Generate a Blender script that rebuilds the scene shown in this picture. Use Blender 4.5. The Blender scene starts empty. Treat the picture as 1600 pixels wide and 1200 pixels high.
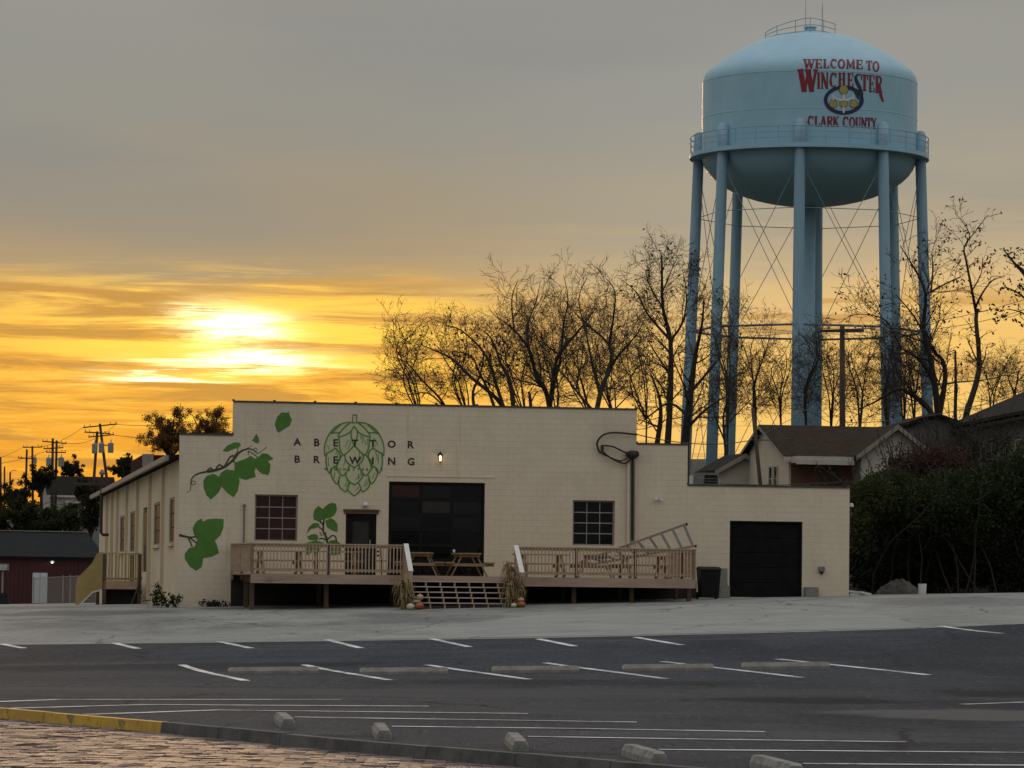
import bpy, bmesh, math, random
import numpy as np
from mathutils import Vector, Matrix
from mathutils.geometry import tessellate_polygon
R = math.radians
scene = bpy.context.scene
col = scene.collection
rnd = random.Random(7)

# ---------------------------------------------------------------- camera
F_PX, PITCH, ROLL, EYE = 6000.0, math.atan(315/6000.0), 0.0125, 1.6
cam_d = bpy.data.cameras.new("camera"); cam = bpy.data.objects.new("camera", cam_d); col.objects.link(cam)
cam_d.sensor_width = 36.0; cam_d.lens = 36.0*F_PX/1600.0
cam_d.clip_start = 0.5; cam_d.clip_end = 9000
CAMR = Matrix.Rotation(R(90)+PITCH, 3, 'X') @ Matrix.Rotation(ROLL, 3, 'Z')
cam.matrix_world = Matrix.Translation((0, 0, EYE)) @ CAMR.to_4x4()
scene.camera = cam

# ---------------------------------------------------------------- light and sky
SUN_AZ, SUN_EL = -4.2, 3.8          # degrees, azimuth from +Y to the right
w = bpy.data.worlds.new("World"); scene.world = w; w.use_nodes = True
NT = w.node_tree; NT.nodes.clear()
def nd(t, tree=None, **kw):
    n = (tree or NT).nodes.new(t)
    for k, v in kw.items(): setattr(n, k, v)
    return n
def lk(a, b, tree=None): (tree or NT).links.new(a, b)
def mth(op, a, b=None, c=None, tree=None, clamp=False):
    t = tree or NT; n = t.nodes.new('ShaderNodeMath'); n.operation = op; n.use_clamp = clamp
    for i, x in enumerate((a, b, c)):
        if x is None: continue
        if isinstance(x, (int, float)): n.inputs[i].default_value = x
        else: t.links.new(x, n.inputs[i])
    return n.outputs[0]
def sstep(x, a, b, tree=None):
    t = tree or NT; n = t.nodes.new('ShaderNodeMapRange'); n.interpolation_type = 'SMOOTHSTEP'
    t.links.new(x, n.inputs[0]); n.inputs[1].default_value = a; n.inputs[2].default_value = b
    n.inputs[3].default_value = 0; n.inputs[4].default_value = 1
    return n.outputs[0]
def mixc(f, a, b, tree=None, mode='MIX'):
    t = tree or NT; n = t.nodes.new('ShaderNodeMix'); n.data_type = 'RGBA'; n.blend_type = mode
    for x, s in ((f, n.inputs[0]), (a, n.inputs[6]), (b, n.inputs[7])):
        if isinstance(x, (int, float)): s.default_value = x
        elif isinstance(x, tuple): s.default_value = (x[0], x[1], x[2], 1)
        else: t.links.new(x, s)
    return n.outputs[2]
def ramp(f, stops, tree=None):
    t = tree or NT; n = t.nodes.new('ShaderNodeValToRGB'); e = n.color_ramp.elements
    while len(e) < len(stops): e.new(0.5)
    for q, (p, c) in zip(e, stops): q.position = p; q.color = (c[0], c[1], c[2], 1)
    t.links.new(f, n.inputs[0]); return n.outputs[0]

tc = nd('ShaderNodeTexCoord'); sep = nd('ShaderNodeSeparateXYZ'); lk(tc.outputs['Generated'], sep.inputs[0])
dx, dy, dz = sep.outputs
el = mth('MULTIPLY', mth('ARCSINE', dz), 57.2958)
az = mth('MULTIPLY', mth('ARCTAN2', dx, dy), 57.2958)
def sky_noise(sx, sz, off, detail, rough, dist=0.0):
    mp = nd('ShaderNodeMapping'); lk(tc.outputs['Generated'], mp.inputs[0])
    mp.inputs['Scale'].default_value = (sx, sx, sz); mp.inputs['Location'].default_value = (off, off*1.7, off*.6)
    n = nd('ShaderNodeTexNoise'); n.inputs['Scale'].default_value = 1; n.inputs['Detail'].default_value = detail
    n.inputs['Roughness'].default_value = rough; n.inputs['Distortion'].default_value = dist
    lk(mp.outputs[0], n.inputs['Vector']); return n.outputs['Fac']
n_big = sky_noise(9, 45, 3.1, 4, .55)
n_soft = sky_noise(5, 22, 11.3, 3, .5)
n_str = sky_noise(15, 215, 7.7, 9, .64, .5)
n_fine = sky_noise(36, 620, 1.3, 8, .70, .5)
da = mth('SUBTRACT', az, SUN_AZ)
warm = mth('EXPONENT', mth('MULTIPLY', mth('POWER', mth('DIVIDE', da, 42.0), 2), -1.0))
# overcast deck: greyer near the horizon, brighter towards the zenith
over = ramp(mth('DIVIDE', el, 90.0, clamp=True), [(0, (.16, .165, .17)), (.1, (.29, .293, .285)), (.35, (.72, .725, .725)), (1, (1.02, 1.04, 1.07))])
over = mixc(mth('MULTIPLY', n_soft, .30), over, (.22, .22, .20))
sky = nd('ShaderNodeTexSky', sky_type='NISHITA', sun_disc=False)
sky.sun_elevation = R(SUN_EL); sky.sun_rotation = R(SUN_AZ)
clear = mixc(1.0, sky.outputs[0], (.07, .07, .07), mode='MULTIPLY')
over = mixc(0.12, over, clear)
# sunset band under the deck
elw = mth('ADD', el, mth('MULTIPLY', mth('SUBTRACT', n_big, .5), 1.9))
elw = mth('ADD', elw, mth('MULTIPLY', mth('SUBTRACT', n_str, .5), .9))
elw = mth('SUBTRACT', elw, mth('MULTIPLY', sstep(az, -1.0, 8.0), .62))
tE = mth('DIVIDE', elw, 10.0, clamp=True)
band = ramp(tE, [(0.0, (.80, .30, .025)), (.15, (.94, .38, .028)), (.26, (.93, .43, .05)), (.36, (.83, .40, .065)),
    (.42, (.70, .40, .11)), (.455, (.48, .34, .175)), (.53, (.38, .305, .205)), (.68, (.318, .298, .252)), (.85, (.297, .294, .272)), (1.0, (.288, .292, .282))])
pale = ramp(tE, [(0.0, (.97, .55, .13)), (.2, (.98, .60, .16)), (.32, (.95, .58, .165)), (.39, (.80, .53, .22)), (.45, (.60, .45, .25)), (.53, (.42, .36, .26)), (.68, (.325, .318, .285)), (1.0, (.29, .298, .288))])
band = mixc(sstep(az, -2.5, 3.5), band, pale)
band = mixc(mth('MULTIPLY', sstep(n_soft, .42, .62), mth('MULTIPLY', sstep(el, 4.6, 6.0), .45)), band, (.245, .25, .245))
colr = mixc(mth('MULTIPLY', warm, sstep(el, 12.0, 7.5)), over, band)
# cloud streaks in the band, lit ones and dark ones
nearsun = mth('EXPONENT', mth('MULTIPLY', mth('POWER', mth('DIVIDE', da, 3.7), 2), -1.0))
win = mth('MULTIPLY', sstep(el, 1.9, 2.7), sstep(el, 4.9, 4.1))
lit = mth('MULTIPLY', mth('MULTIPLY', sstep(n_str, .49, .60), win), warm)
lit = mth('MULTIPLY', lit, mth('ADD', mth('MULTIPLY', nearsun, .80), .10))
colr = mixc(lit, colr, (1.2, .70, .085))
fine = mth('MULTIPLY', mth('MULTIPLY', sstep(n_fine, .50, .64), sstep(el, 4.8, 3.8)), mth('MULTIPLY', warm, mth('ADD', mth('MULTIPLY', nearsun, .45), .12)))
colr = mixc(fine, colr, (1.15, .68, .09))
dark = mth('MULTIPLY', mth('MULTIPLY', sstep(n_str, .49, .41), sstep(el, 4.7, 4.2)), mth('MULTIPLY', warm, .62))
colr = mixc(dark, colr, (.50, .26, .065))
# the veiled sun: glow and core, both torn by the streaks
de = mth('SUBTRACT', el, SUN_EL)
dew = mth('ADD', de, mth('MULTIPLY', mth('SUBTRACT', n_str, .5), 1.1))
daw = mth('ADD', da, mth('MULTIPLY', mth('SUBTRACT', n_fine, .5), 1.6))
def gauss(sa, se, oa=0.0, oe=0.0, A=None, E=None):
    a = mth('POWER', mth('DIVIDE', mth('SUBTRACT', A or daw, oa), sa), 2); b = mth('POWER', mth('DIVIDE', mth('SUBTRACT', E or dew, oe), se), 2)
    return mth('EXPONENT', mth('MULTIPLY', mth('ADD', a, b), -1.0))
tear = mth('ADD', mth('MULTIPLY', sstep(n_str, .46, .55), .92), .08)
glow = mth('MULTIPLY', gauss(3.3, .60, 0, -.15, da, de), tear)
colr = mixc(mth('MULTIPLY', glow, .62, clamp=True), colr, (1.45, .92, .13))
core = mth('ADD', gauss(.60, .20, .05, .06), mth('MULTIPLY', gauss(1.1, .10, 0.1, -.48), .85))
core = mth('ADD', core, mth('MULTIPLY', gauss(.8, .06, -.9, -.80), .6))
colr = mixc(mth('MULTIPLY', mth('MULTIPLY', core, 1.3), mth('ADD', mth('MULTIPLY', sstep(n_fine, .36, .50), .65), .35), clamp=True), colr, (3.4, 2.9, 1.5))
bg = nd('ShaderNodeBackground'); lk(colr, bg.inputs[0]); bg.inputs[1].default_value = 1.0
wo = nd('ShaderNodeOutputWorld'); lk(bg.outputs[0], wo.inputs[0])

sd = bpy.data.lights.new("sun", 'SUN'); sun = bpy.data.objects.new("sun", sd); col.objects.link(sun)
sd.energy = 0.6; sd.angle = R(10); sd.color = (1.0, .62, .30)
sv = Vector((math.sin(R(SUN_AZ))*math.cos(R(SUN_EL)), math.cos(R(SUN_AZ))*math.cos(R(SUN_EL)), math.sin(R(SUN_EL))))
sun.rotation_euler = sv.to_track_quat('Z', 'Y').to_euler()
vs = scene.view_settings
vs.view_transform = 'Standard'; vs.look = 'None'; vs.exposure = 0.0; vs.gamma = 1.0; vs.use_curve_mapping = False
scene.render.engine = 'CYCLES'
scene.cycles.use_denoising = True
scene.cycles.max_bounces = 5; scene.cycles.diffuse_bounces = 3; scene.cycles.glossy_bounces = 3

# ---------------------------------------------------------------- measuring helpers: where a sight line meets a surface
def ray(px, py):
    return CAMR @ Vector(((px-800)/F_PX, -(py-600)/F_PX, -1.0))
def at(px, py, Y):
    d = ray(px, py); k = Y/d.y
    return Vector((d.x*k, Y, EYE + d.z*k))

YS = np.arange(-50, 400, .5)
_r = np.interp(YS, [-50, 74, 85, 100, 113, 126, 134, 160, 200, 260, 400], [0, 0, .06, .27, .62, 1.08, 1.12, 1.05, .95, .8, .8])
_k = np.ones(9)/9; _r = np.convolve(np.pad(_r, 4, mode='edge'), _k, mode='valid')
def S(x, a, b):
    t = min(1, max(0, (x-a)/(b-a))); return t*t*(3-2*t)
def g(x, y):
    z = .026*max(-35, min(35, x))*S(y, 52, 80) + float(np.interp(y, YS, _r))
    z += 3.5*S(y, 137.5, 154)*S(x, 10.8, 14)
    z += 2.0*S(y, 205, 290)*S(x, -14, 0) + 9.0*S(y, 285, 430)
    return z
def on_ground(px, py, y0=20.0, y1=330.0):
    lo = y0
    y = y0; prev = None
    while y < y1:
        p = at(px, py, y); f = p.z - g(p.x, p.y)
        if f < 0 and prev is not None:
            a, b = y-1.0, y
            for _ in range(24):
                m = (a+b)/2; p = at(px, py, m)
                if p.z - g(p.x, p.y) < 0: b = m
                else: a = m
            p = at(px, py, (a+b)/2); p.z = g(p.x, p.y); return p
        prev = f; y += 1.0
    return at(px, py, y1)

# ---------------------------------------------------------------- mesh collecting
class MB:
    def __init__(s): s.v = []; s.f = []
    def quad(s, a, b, c, d):
        n = len(s.v); s.v += [tuple(a), tuple(b), tuple(c), tuple(d)]; s.f.append((n, n+1, n+2, n+3)); return s
    def poly(s, pts):
        n = len(s.v); s.v += [tuple(p) for p in pts]; s.f.append(tuple(range(n, n+len(pts)))); return s
    def box(s, x0, x1, y0, y1, z0, z1):
        n = len(s.v)
        s.v += [(x0,y0,z0),(x1,y0,z0),(x1,y1,z0),(x0,y1,z0),(x0,y0,z1),(x1,y0,z1),(x1,y1,z1),(x0,y1,z1)]
        s.f += [(n,n+3,n+2,n+1),(n+4,n+5,n+6,n+7),(n,n+1,n+5,n+4),(n+1,n+2,n+6,n+5),(n+2,n+3,n+7,n+6),(n+3,n,n+4,n+7)]
        return s
    def hexa(s, p):            # eight corners: bottom four, top four
        n = len(s.v); s.v += [tuple(q) for q in p]
        s.f += [(n,n+3,n+2,n+1),(n+4,n+5,n+6,n+7),(n,n+1,n+5,n+4),(n+1,n+2,n+6,n+5),(n+2,n+3,n+7,n+6),(n+3,n,n+4,n+7)]
        return s
    def bar(s, a, b, w, h, up=(0, 0, 1)):   # rectangular bar between two points
        a, b = Vector(a), Vector(b); t = (b-a).normalized(); u = Vector(up)
        x = t.cross(u)
        if x.length < 1e-4: x = t.cross(Vector((0, 1, 0)))
        x.normalize(); y = x.cross(t).normalized()
        c = [(-w/2, -h/2), (w/2, -h/2), (w/2, h/2), (-w/2, h/2)]
        return s.hexa([a+x*i+y*j for i, j in c] + [b+x*i+y*j for i, j in c])
    def tube(s, pts, rad, n=6, cap=True):
        pts = [Vector(p) for p in pts]; m = len(pts)
        if isinstance(rad, (int, float)): rad = [rad]*m
        base = len(s.v); ref = None
        for i, p in enumerate(pts):
            t = (pts[min(i+1, m-1)] - pts[max(i-1, 0)])
            if t.length < 1e-9: t = Vector((0, 0, 1))
            t.normalize()
            if ref is None:
                ref = Vector((0, 0, 1)).cross(t)
                if ref.length < .05: ref = Vector((1, 0, 0)).cross(t)
            ref = (ref - t*ref.dot(t))
            if ref.length < 1e-6: ref = Vector((1, 0, 0)).cross(t)
            ref.normalize(); bi = t.cross(ref)
            for k in range(n):
                a = 2*math.pi*k/n
                q = p + (ref*math.cos(a) + bi*math.sin(a))*rad[i]; s.v.append((q.x, q.y, q.z))
        for i in range(m-1):
            for k in range(n):
                a = base+i*n+k; b = base+i*n+(k+1) % n
                s.f.append((a, b, b+n, a+n))
        if cap:
            s.f.append(tuple(base+n-1-k for k in range(n))); s.f.append(tuple(base+(m-1)*n+k for k in range(n)))
        return s
    def lathe(s, prof, n=32, c=(0, 0, 0), cap=False):       # (radius, z) profile
        base = len(s.v)
        for r, z in prof:
            for k in range(n):
                a = 2*math.pi*k/n; s.v.append((c[0]+r*math.cos(a), c[1]+r*math.sin(a), c[2]+z))
        for i in range(len(prof)-1):
            for k in range(n):
                a = base+i*n+k; b = base+i*n+(k+1) % n; s.f.append((a, b, b+n, a+n))
        if cap:
            s.f.append(tuple(base+n-1-k for k in range(n))); s.f.append(tuple(base+(len(prof)-1)*n+k for k in range(n)))
        return s
    def prism(s, pts, vec):                                  # polygon swept by a vector
        n = len(s.v); m = len(pts); v = Vector(vec)
        s.v += [tuple(p) for p in pts] + [tuple(Vector(p)+v) for p in pts]
        s.f.append(tuple(range(n+m-1, n-1, -1))); s.f.append(tuple(range(n+m, n+2*m)))
        for i in range(m):
            j = (i+1) % m; s.f.append((n+i, n+j, n+m+j, n+m+i))
        return s
    def mesh(s, name, smooth=False):
        me = bpy.data.meshes.new(name); me.from_pydata(s.v, [], s.f); me.update()
        if smooth: me.polygons.foreach_set('use_smooth', [True]*len(me.polygons))
        return me
    def build(s, name, mat, parent=None, smooth=False, kind=None, label=None, loc=None, fix=False):
        me = s.mesh(name, smooth)
        if fix:
            bm = bmesh.new(); bm.from_mesh(me); bmesh.ops.recalc_face_normals(bm, faces=bm.faces); bm.to_mesh(me); bm.free()
        return link(name, me, mat, parent, kind, label, loc)
def link(name, me, mat, parent=None, kind=None, label=None, loc=None):
    if mat is not None and not me.materials: me.materials.append(mat)
    o = bpy.data.objects.new(name, me); col.objects.link(o)
    if parent is not None: o.parent = parent
    if kind: o['kind'] = kind
    if label: o['label'] = label
    if loc is not None: o.location = loc
    return o
def thing(name, label, cat, loc=(0, 0, 0), rz=0.0, group=None):
    o = bpy.data.objects.new(name, None); col.objects.link(o); o.empty_display_size = .2
    o.location = loc; o.rotation_euler = (0, 0, rz); o['label'] = label; o['category'] = cat
    if group: o['group'] = group
    return o
def tag(o, label, cat, group=None):
    o['label'] = label; o['category'] = cat
    if group: o['group'] = group
    return o
def dup(o, parent=None):
    c = o.copy(); col.objects.link(c)
    if parent is not None: c.parent = parent
    for ch in list(o.children): dup(ch, c)
    return c
def place(o, loc, rz, label):
    o.location = loc; o.rotation_euler = (0, 0, rz); o['label'] = label; return o

# ---------------------------------------------------------------- materials
def mat(name, c1, c2=None, rough=.8, scale=4.0, detail=5, bump=0.0, bscale=None, metal=0.0, stretch=(1, 1, 1), spec=.5, coord='Object', lo=.35, hi=.65):
    m = bpy.data.materials.new(name); m.use_nodes = True; t = m.node_tree
    b = t.nodes['Principled BSDF']; b.inputs['Roughness'].default_value = rough; b.inputs['Metallic'].default_value = metal
    b.inputs['Specular IOR Level'].default_value = spec
    b.inputs['Base Color'].default_value = (*c1, 1)
    tcn = t.nodes.new('ShaderNodeTexCoord'); mp = t.nodes.new('ShaderNodeMapping'); mp.inputs['Scale'].default_value = stretch
    if coord == 'World':
        ge = t.nodes.new('ShaderNodeNewGeometry'); t.links.new(ge.outputs['Position'], mp.inputs[0])
    else: t.links.new(tcn.outputs['Object'], mp.inputs[0])
    m['vec'] = mp.name
    if c2 is not None:
        n = t.nodes.new('ShaderNodeTexNoise'); n.inputs['Scale'].default_value = scale; n.inputs['Detail'].default_value = detail; n.inputs['Roughness'].default_value = .65
        t.links.new(mp.outputs[0], n.inputs['Vector'])
        f = sstep(n.outputs['Fac'], lo, hi, t)
        t.links.new(mixc(f, c1, c2, t), b.inputs['Base Color'])
    if bump:
        n2 = t.nodes.new('ShaderNodeTexNoise'); n2.inputs['Scale'].default_value = bscale or scale*6; n2.inputs['Detail'].default_value = 4
        t.links.new(mp.outputs[0], n2.inputs['Vector'])
        bp = t.nodes.new('ShaderNodeBump'); bp.inputs['Strength'].default_value = bump; bp.inputs['Distance'].default_value = .02
        t.links.new(n2.outputs['Fac'], bp.inputs['Height']); t.links.new(bp.outputs[0], b.inputs['Normal'])
    return m
def overlay(m, color, scale, lo, hi, amt=1.0, stretch=(1, 1, 1), detail=6, off=0.0, zmask=None):
    """stains and wear with a shape of their own, from world-space noise"""
    t = m.node_tree; b = t.nodes['Principled BSDF']; inp = b.inputs['Base Color']
    ge = t.nodes.new('ShaderNodeNewGeometry'); mp = t.nodes.new('ShaderNodeMapping'); mp.inputs['Scale'].default_value = stretch; mp.inputs['Location'].default_value = (off, off, off)
    t.links.new(ge.outputs['Position'], mp.inputs[0])
    n = t.nodes.new('ShaderNodeTexNoise'); n.inputs['Scale'].default_value = scale; n.inputs['Detail'].default_value = detail; n.inputs['Roughness'].default_value = .7
    t.links.new(mp.outputs[0], n.inputs['Vector'])
    f = mth('MULTIPLY', sstep(n.outputs['Fac'], lo, hi, t), amt, tree=t)
    src = inp.links[0].from_socket if inp.links else tuple(inp.default_value)[:3]
    t.links.new(mixc(f, src, color, t), inp); return m
def emis(name, c, s):
    m = bpy.data.materials.new(name); m.use_nodes = True; b = m.node_tree.nodes['Principled BSDF']
    b.inputs['Base Color'].default_value = (*c, 1); b.inputs['Emission Color'].default_value = (*c, 1); b.inputs['Emission Strength'].default_value = s
    return m

M = {}
M['asphalt'] = mat('asphalt', (.040, .045, .055), (.055, .060, .071), .92, .35, 8, .9, 45, coord='World', stretch=(1, .35, 1), spec=.12)
overlay(M['asphalt'], (.026, .030, .037), .09, .48, .58, .85, (1, .40, 1), off=4)
overlay(M['asphalt'], (.078, .083, .091), .35, .53, .66, .75, (.25, .8, 1), off=9)
overlay(M['asphalt'], (.12, .124, .13), 13, .56, .70, .6, (1, .07, 1), off=2, detail=3)
overlay(M['asphalt'], (.016, .018, .022), 11, .56, .70, .7, (1, .07, 1), off=12, detail=3)
M['concrete'] = mat('apron_concrete', (.215, .212, .198), (.285, .28, .26), .9, .3, 8, .6, 30, coord='World', stretch=(1, .5, 1))
overlay(M['concrete'], (.125, .125, .117), .14, .52, .64, .8, (1, .6, 1), off=2)
overlay(M['concrete'], (.35, .345, .325), .5, .56, .70, .6, (.5, 1, 1), off=7)
overlay(M['concrete'], (.14, .138, .13), 7, .56, .70, .6, (1, .08, 1), off=5, detail=3)
overlay(M['concrete'], (.36, .355, .34), 5, .60, .70, .4, (1, .35, 1), off=15, detail=3)
M['slab'] = mat('pale_concrete', (.31, .305, .285), (.26, .255, .24), .88, .5, 8, .5, 30, coord='World')
overlay(M['slab'], (.19, .187, .175), .3, .54, .68, .75, (.7, .9, 1), off=3)
overlay(M['slab'], (.17, .168, .16), 6, .60, .70, .5, (1, .35, 1), off=5, detail=3)
def cracks(m, color, scale, width, amt, off=0.0):
    t = m.node_tree; b = t.nodes['Principled BSDF']; inp = b.inputs['Base Color']
    ge = t.nodes.new('ShaderNodeNewGeometry'); n = t.nodes.new('ShaderNodeTexNoise'); n.inputs['Scale'].default_value = .6; n.inputs['Detail'].default_value = 6
    t.links.new(ge.outputs['Position'], n.inputs['Vector'])
    vm = t.nodes.new('ShaderNodeVectorMath'); vm.operation = 'SCALE'; t.links.new(n.outputs['Color'], vm.inputs[0]); vm.inputs['Scale'].default_value = 1.6
    va = t.nodes.new('ShaderNodeVectorMath'); va.operation = 'ADD'; t.links.new(ge.outputs['Position'], va.inputs[0]); t.links.new(vm.outputs[0], va.inputs[1])
    vo = t.nodes.new('ShaderNodeTexVoronoi'); vo.feature = 'DISTANCE_TO_EDGE'; vo.inputs['Scale'].default_value = scale
    vb = t.nodes.new('ShaderNodeVectorMath'); vb.operation = 'ADD'; vb.inputs[1].default_value = (off, off*2, 0); t.links.new(va.outputs[0], vb.inputs[0]); t.links.new(vb.outputs[0], vo.inputs['Vector'])
    f = mth('MULTIPLY', sstep(vo.outputs['Distance'], width, width*.3, t), amt, tree=t)
    t.links.new(mixc(f, inp.links[0].from_socket, color, t), inp)
def blotch(m, color, px, py, wx, wy, amt, here=None):
    """one irregular stain on the paving, centred where the sight line meets the ground (flat lot)"""
    d = ray(px, py); k = -EYE/d.z; cx, cy = here or (d.x*k, d.y*k)
    t = m.node_tree; b = t.nodes['Principled BSDF']; inp = b.inputs['Base Color']; ge = t.nodes.new('ShaderNodeNewGeometry')
    n = t.nodes.new('ShaderNodeTexNoise'); n.inputs['Scale'].default_value = .55; n.inputs['Detail'].default_value = 7; n.inputs['Roughness'].default_value = .68; t.links.new(ge.outputs['Position'], n.inputs['Vector'])
    s = t.nodes.new('ShaderNodeSeparateXYZ'); t.links.new(ge.outputs['Position'], s.inputs[0])
    ex = mth('POWER', mth('DIVIDE', mth('SUBTRACT', s.outputs[0], cx, tree=t), wx, tree=t), 2, tree=t); ey = mth('POWER', mth('DIVIDE', mth('SUBTRACT', s.outputs[1], cy, tree=t), wy, tree=t), 2, tree=t)
    dd_ = mth('ADD', mth('SQRT', mth('ADD', ex, ey, tree=t), tree=t), mth('MULTIPLY', mth('SUBTRACT', n.outputs['Fac'], .5, tree=t), 1.8, tree=t), tree=t)
    f = mth('MULTIPLY', sstep(dd_, 1.1, .7, t), amt, tree=t); t.links.new(mixc(f, inp.links[0].from_socket, color, t), inp)
cracks(M['concrete'], (.06, .06, .056), .16, .010, .8); cracks(M['slab'], (.09, .09, .085), .13, .007, .7, 3); cracks(M['asphalt'], (.014, .014, .016), .10, .006, .75, 7)
for here_, wx_, wy_, am_ in (((-13.2, 121.0), 3.6, 2.2, .75), ((-8.6, 123.2), 1.8, .7, .8), ((-17.0, 128.0), 4.0, 4.0, .6), ((14.0, 121.0), 3.0, 4.0, .45), ((3.0, 121.5), 4.0, 1.0, .4)): blotch(M['concrete'], (.095, .092, .085), 0, 0, wx_, wy_, am_, here_)
for bl in (((.014, .016, .021), 1270, 1095, 1.6, 1.5, .85), ((.011, .013, .016), 1560, 1088, 1.4, 1.6, .7), ((.12, .118, .112), 1560, 1118, 2.2, 2.4, .75), ((.075, .077, .078), 500, 1080, 6.0, 2.2, .6), ((.07, .072, .074), 1050, 1082, 4.5, 1.8, .55), ((.018, .019, .022), 900, 1068, 3.5, 1.5, .6), ((.016, .017, .02), 250, 1030, 5, 3, .6), ((.075, .075, .074), 700, 1110, 4, 1.1, .45), ((.015, .016, .018), 520, 1150, .7, .5, .6), ((.014, .015, .017), 920, 1178, .5, .45, .6)): blotch(M['asphalt'], *bl)
M['ground'] = mat('soil_grass', (.022, .023, .011), (.042, .036, .022), .95, .6, 7, .6, 9, coord='World')
M['gravel'] = mat('gravel_dirt', (.10, .09, .075), (.05, .045, .038), .95, 2.0, 8, .8, 14, coord='World')
M['line'] = mat('line_paint', (.80, .80, .79), (.72, .72, .71), .7, 6, 5, coord='World')
overlay(M['line'], (.09, .09, .09), 2.2, .55, .63, .85, off=1.5)
overlay(M['line'], (.25, .25, .25), .5, .45, .60, .8, off=4.5)
overlay(M['line'], (.06, .062, .066), 9, .58, .66, .9, off=7.5)
M['kerb'] = mat('kerb_concrete', (.125, .123, .113), (.065, .064, .06), .9, 2.2, 7, .4, 40, coord='World')
M['yellow'] = mat('yellow_kerb_paint', (.62, .36, .035), (.52, .30, .03), .7, 3, 6, .2, 30, coord='World')
overlay(M['yellow'], (.14, .12, .08), 5.5, .53, .62, .9, off=6)
overlay(M['yellow'], (.40, .24, .04), 1.5, .45, .6, .7, off=16)
M['stop_dark'] = mat('dark_wheel_stop', (.27, .255, .22), (.19, .18, .155), .9, 5, 7, .4, 50)
M['stop'] = mat('wheel_stop_concrete', (.30, .29, .255), (.17, .163, .145), .9, 5, 7, .4, 50)
M['roadbrick'] = mat('road_brick', (.112, .072, .066), (.130, .086, .078), .48, 7, 4, .3, 30, coord='World', spec=.35)
overlay(M['roadbrick'], (.090, .068, .068), 4.7, .47, .60, .55, (.6, 1.6, .01), off=3, detail=2)
overlay(M['roadbrick'], (.19, .115, .095), 4.1, .54, .66, .45, (1, 2.2, .01), off=8, detail=1)
M['roadbase'] = mat('road_joint', (.105, .072, .066), (.12, .085, .076), .8, 6, coord='World')
M['wall'] = mat('cream_block_paint', (.71, .615, .465), (.665, .572, .43), .82, 1.3, 7, .25, 45, coord='World')
overlay(M['wall'], (.56, .485, .365), .45, .52, .68, .55, (1, 1, .35), off=5)
overlay(M['wall'], (.36, .31, .25), 1.6, .66, .76, .55, off=8)
overlay(M['wall'], (.42, .36, .285), 1.9, .58, .70, .45, (1, 1, .07), off=21)
overlay(M['wall'], (.75, .66, .52), .8, .56, .66, .5, (.6, .6, 1), off=33)
M['joint'] = mat('painted_mortar', (.62, .535, .40), (.58, .50, .37), .9, 2, coord='World')
M['sidewall'] = mat('side_wall_paint', (.66, .54, .37), (.58, .47, .32), .82, .6, 7, .3, 20, coord='World')
M['coping'] = mat('dark_coping', (.045, .038, .035), (.08, .07, .06), .7, 5, coord='World')
M['darkroof'] = mat('dark_roof', (.030, .018, .015), (.022, .014, .012), .95, 3, coord='World', spec=.08)
M['darkbrick'] = mat('dark_brick', (.055, .017, .011), (.036, .013, .010), .95, 3, coord='World', spec=.08)
M['deck_shade'] = mat('deck_shade_paint', (.035, .026, .022), (.022, .018, .016), .95, 2, coord='World')  # near-black brown that paints shade under the decks and porch
M['gutter'] = mat('gutter_metal', (.30, .27, .23), (.22, .2, .17), .55, 3, metal=.0)
M['leafpaint'] = mat('green_mural_paint', (.080, .215, .028), (.062, .170, .020), .7, 1.6, 6, coord='World')
M['hopline'] = mat('hop_outline_paint', (.10, .25, .034), (.08, .20, .028), .7, 3, coord='World')
M['hopfill'] = mat('hop_fill_paint', (.575, .555, .36), (.54, .525, .335), .8, 2, coord='World')
M['stempaint'] = mat('stem_paint', (.045, .065, .018), (.035, .05, .015), .7, 3, coord='World')
M['black'] = mat('black_paint', (.012, .012, .012), None, .6)
M['frame'] = mat('window_steel', (.30, .27, .25), (.24, .21, .20), .6, 8)
M['darkframe'] = mat('dark_door_metal', (.008, .0075, .0075), (.013, .012, .012), .5, 6, spec=.15)
M['doorpanel'] = mat('dark_garage_panel', (.0045, .0045, .005), (.008, .008, .008), .6, 3, spec=.12)
def glass(name, c, rough=.06, spec=.28):
    return mat(name, c, tuple(x*.7 for x in c), rough, 2.5, spec=spec)
M['glass_r'] = glass('red_glare_glass', (.046, .019, .016)); M['glass_s'] = glass('dull_side_glass', (.055, .050, .044), .35, .08); M['glass_m'] = glass('dim_glass', (.017, .016, .017)); M['glass_b'] = glass('dark_blue_glass', (.005, .0065, .007)); M['glass_g'] = glass('grey_lit_glass', (.036, .034, .034))  # red pane tint paints in glare; side glass is flat grey and rough
M['wood'] = mat('weathered_deck_wood', (.50, .36, .245), (.40, .285, .195), .85, 1.5, 6, .3, 30, stretch=(1, 1, 6))
M['woodlite'] = mat('weathered_fascia_wood', (.43, .31, .24), (.34, .24, .185), .85, 1.0, 7, .3, 20, stretch=(.5, 1, 5))
overlay(M['woodlite'], (.13, .095, .075), 1.2, .56, .7, .7, (.4, 1, 3), off=2)
M['treadwood'] = mat('pale_tread_wood', (.52, .43, .36), (.44, .36, .30), .8, 2, 5)
M['woodcap'] = mat('pale_rail_cap', (.72, .70, .67), (.64, .62, .58), .55, 2, 5)  # paler and smoother than the rail wood
M['wooddark'] = mat('dark_post_wood', (.12, .075, .05), (.085, .055, .038), .9, 3)
M['woodyellow'] = mat('yellow_stair_board', (.42, .31, .12), (.36, .26, .10), .85, 2, 6, .2, 20)
M['picnic'] = mat('picnic_table_wood', (.34, .24, .13), (.26, .18, .10), .85, 2, 6, .2, 20)
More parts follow.
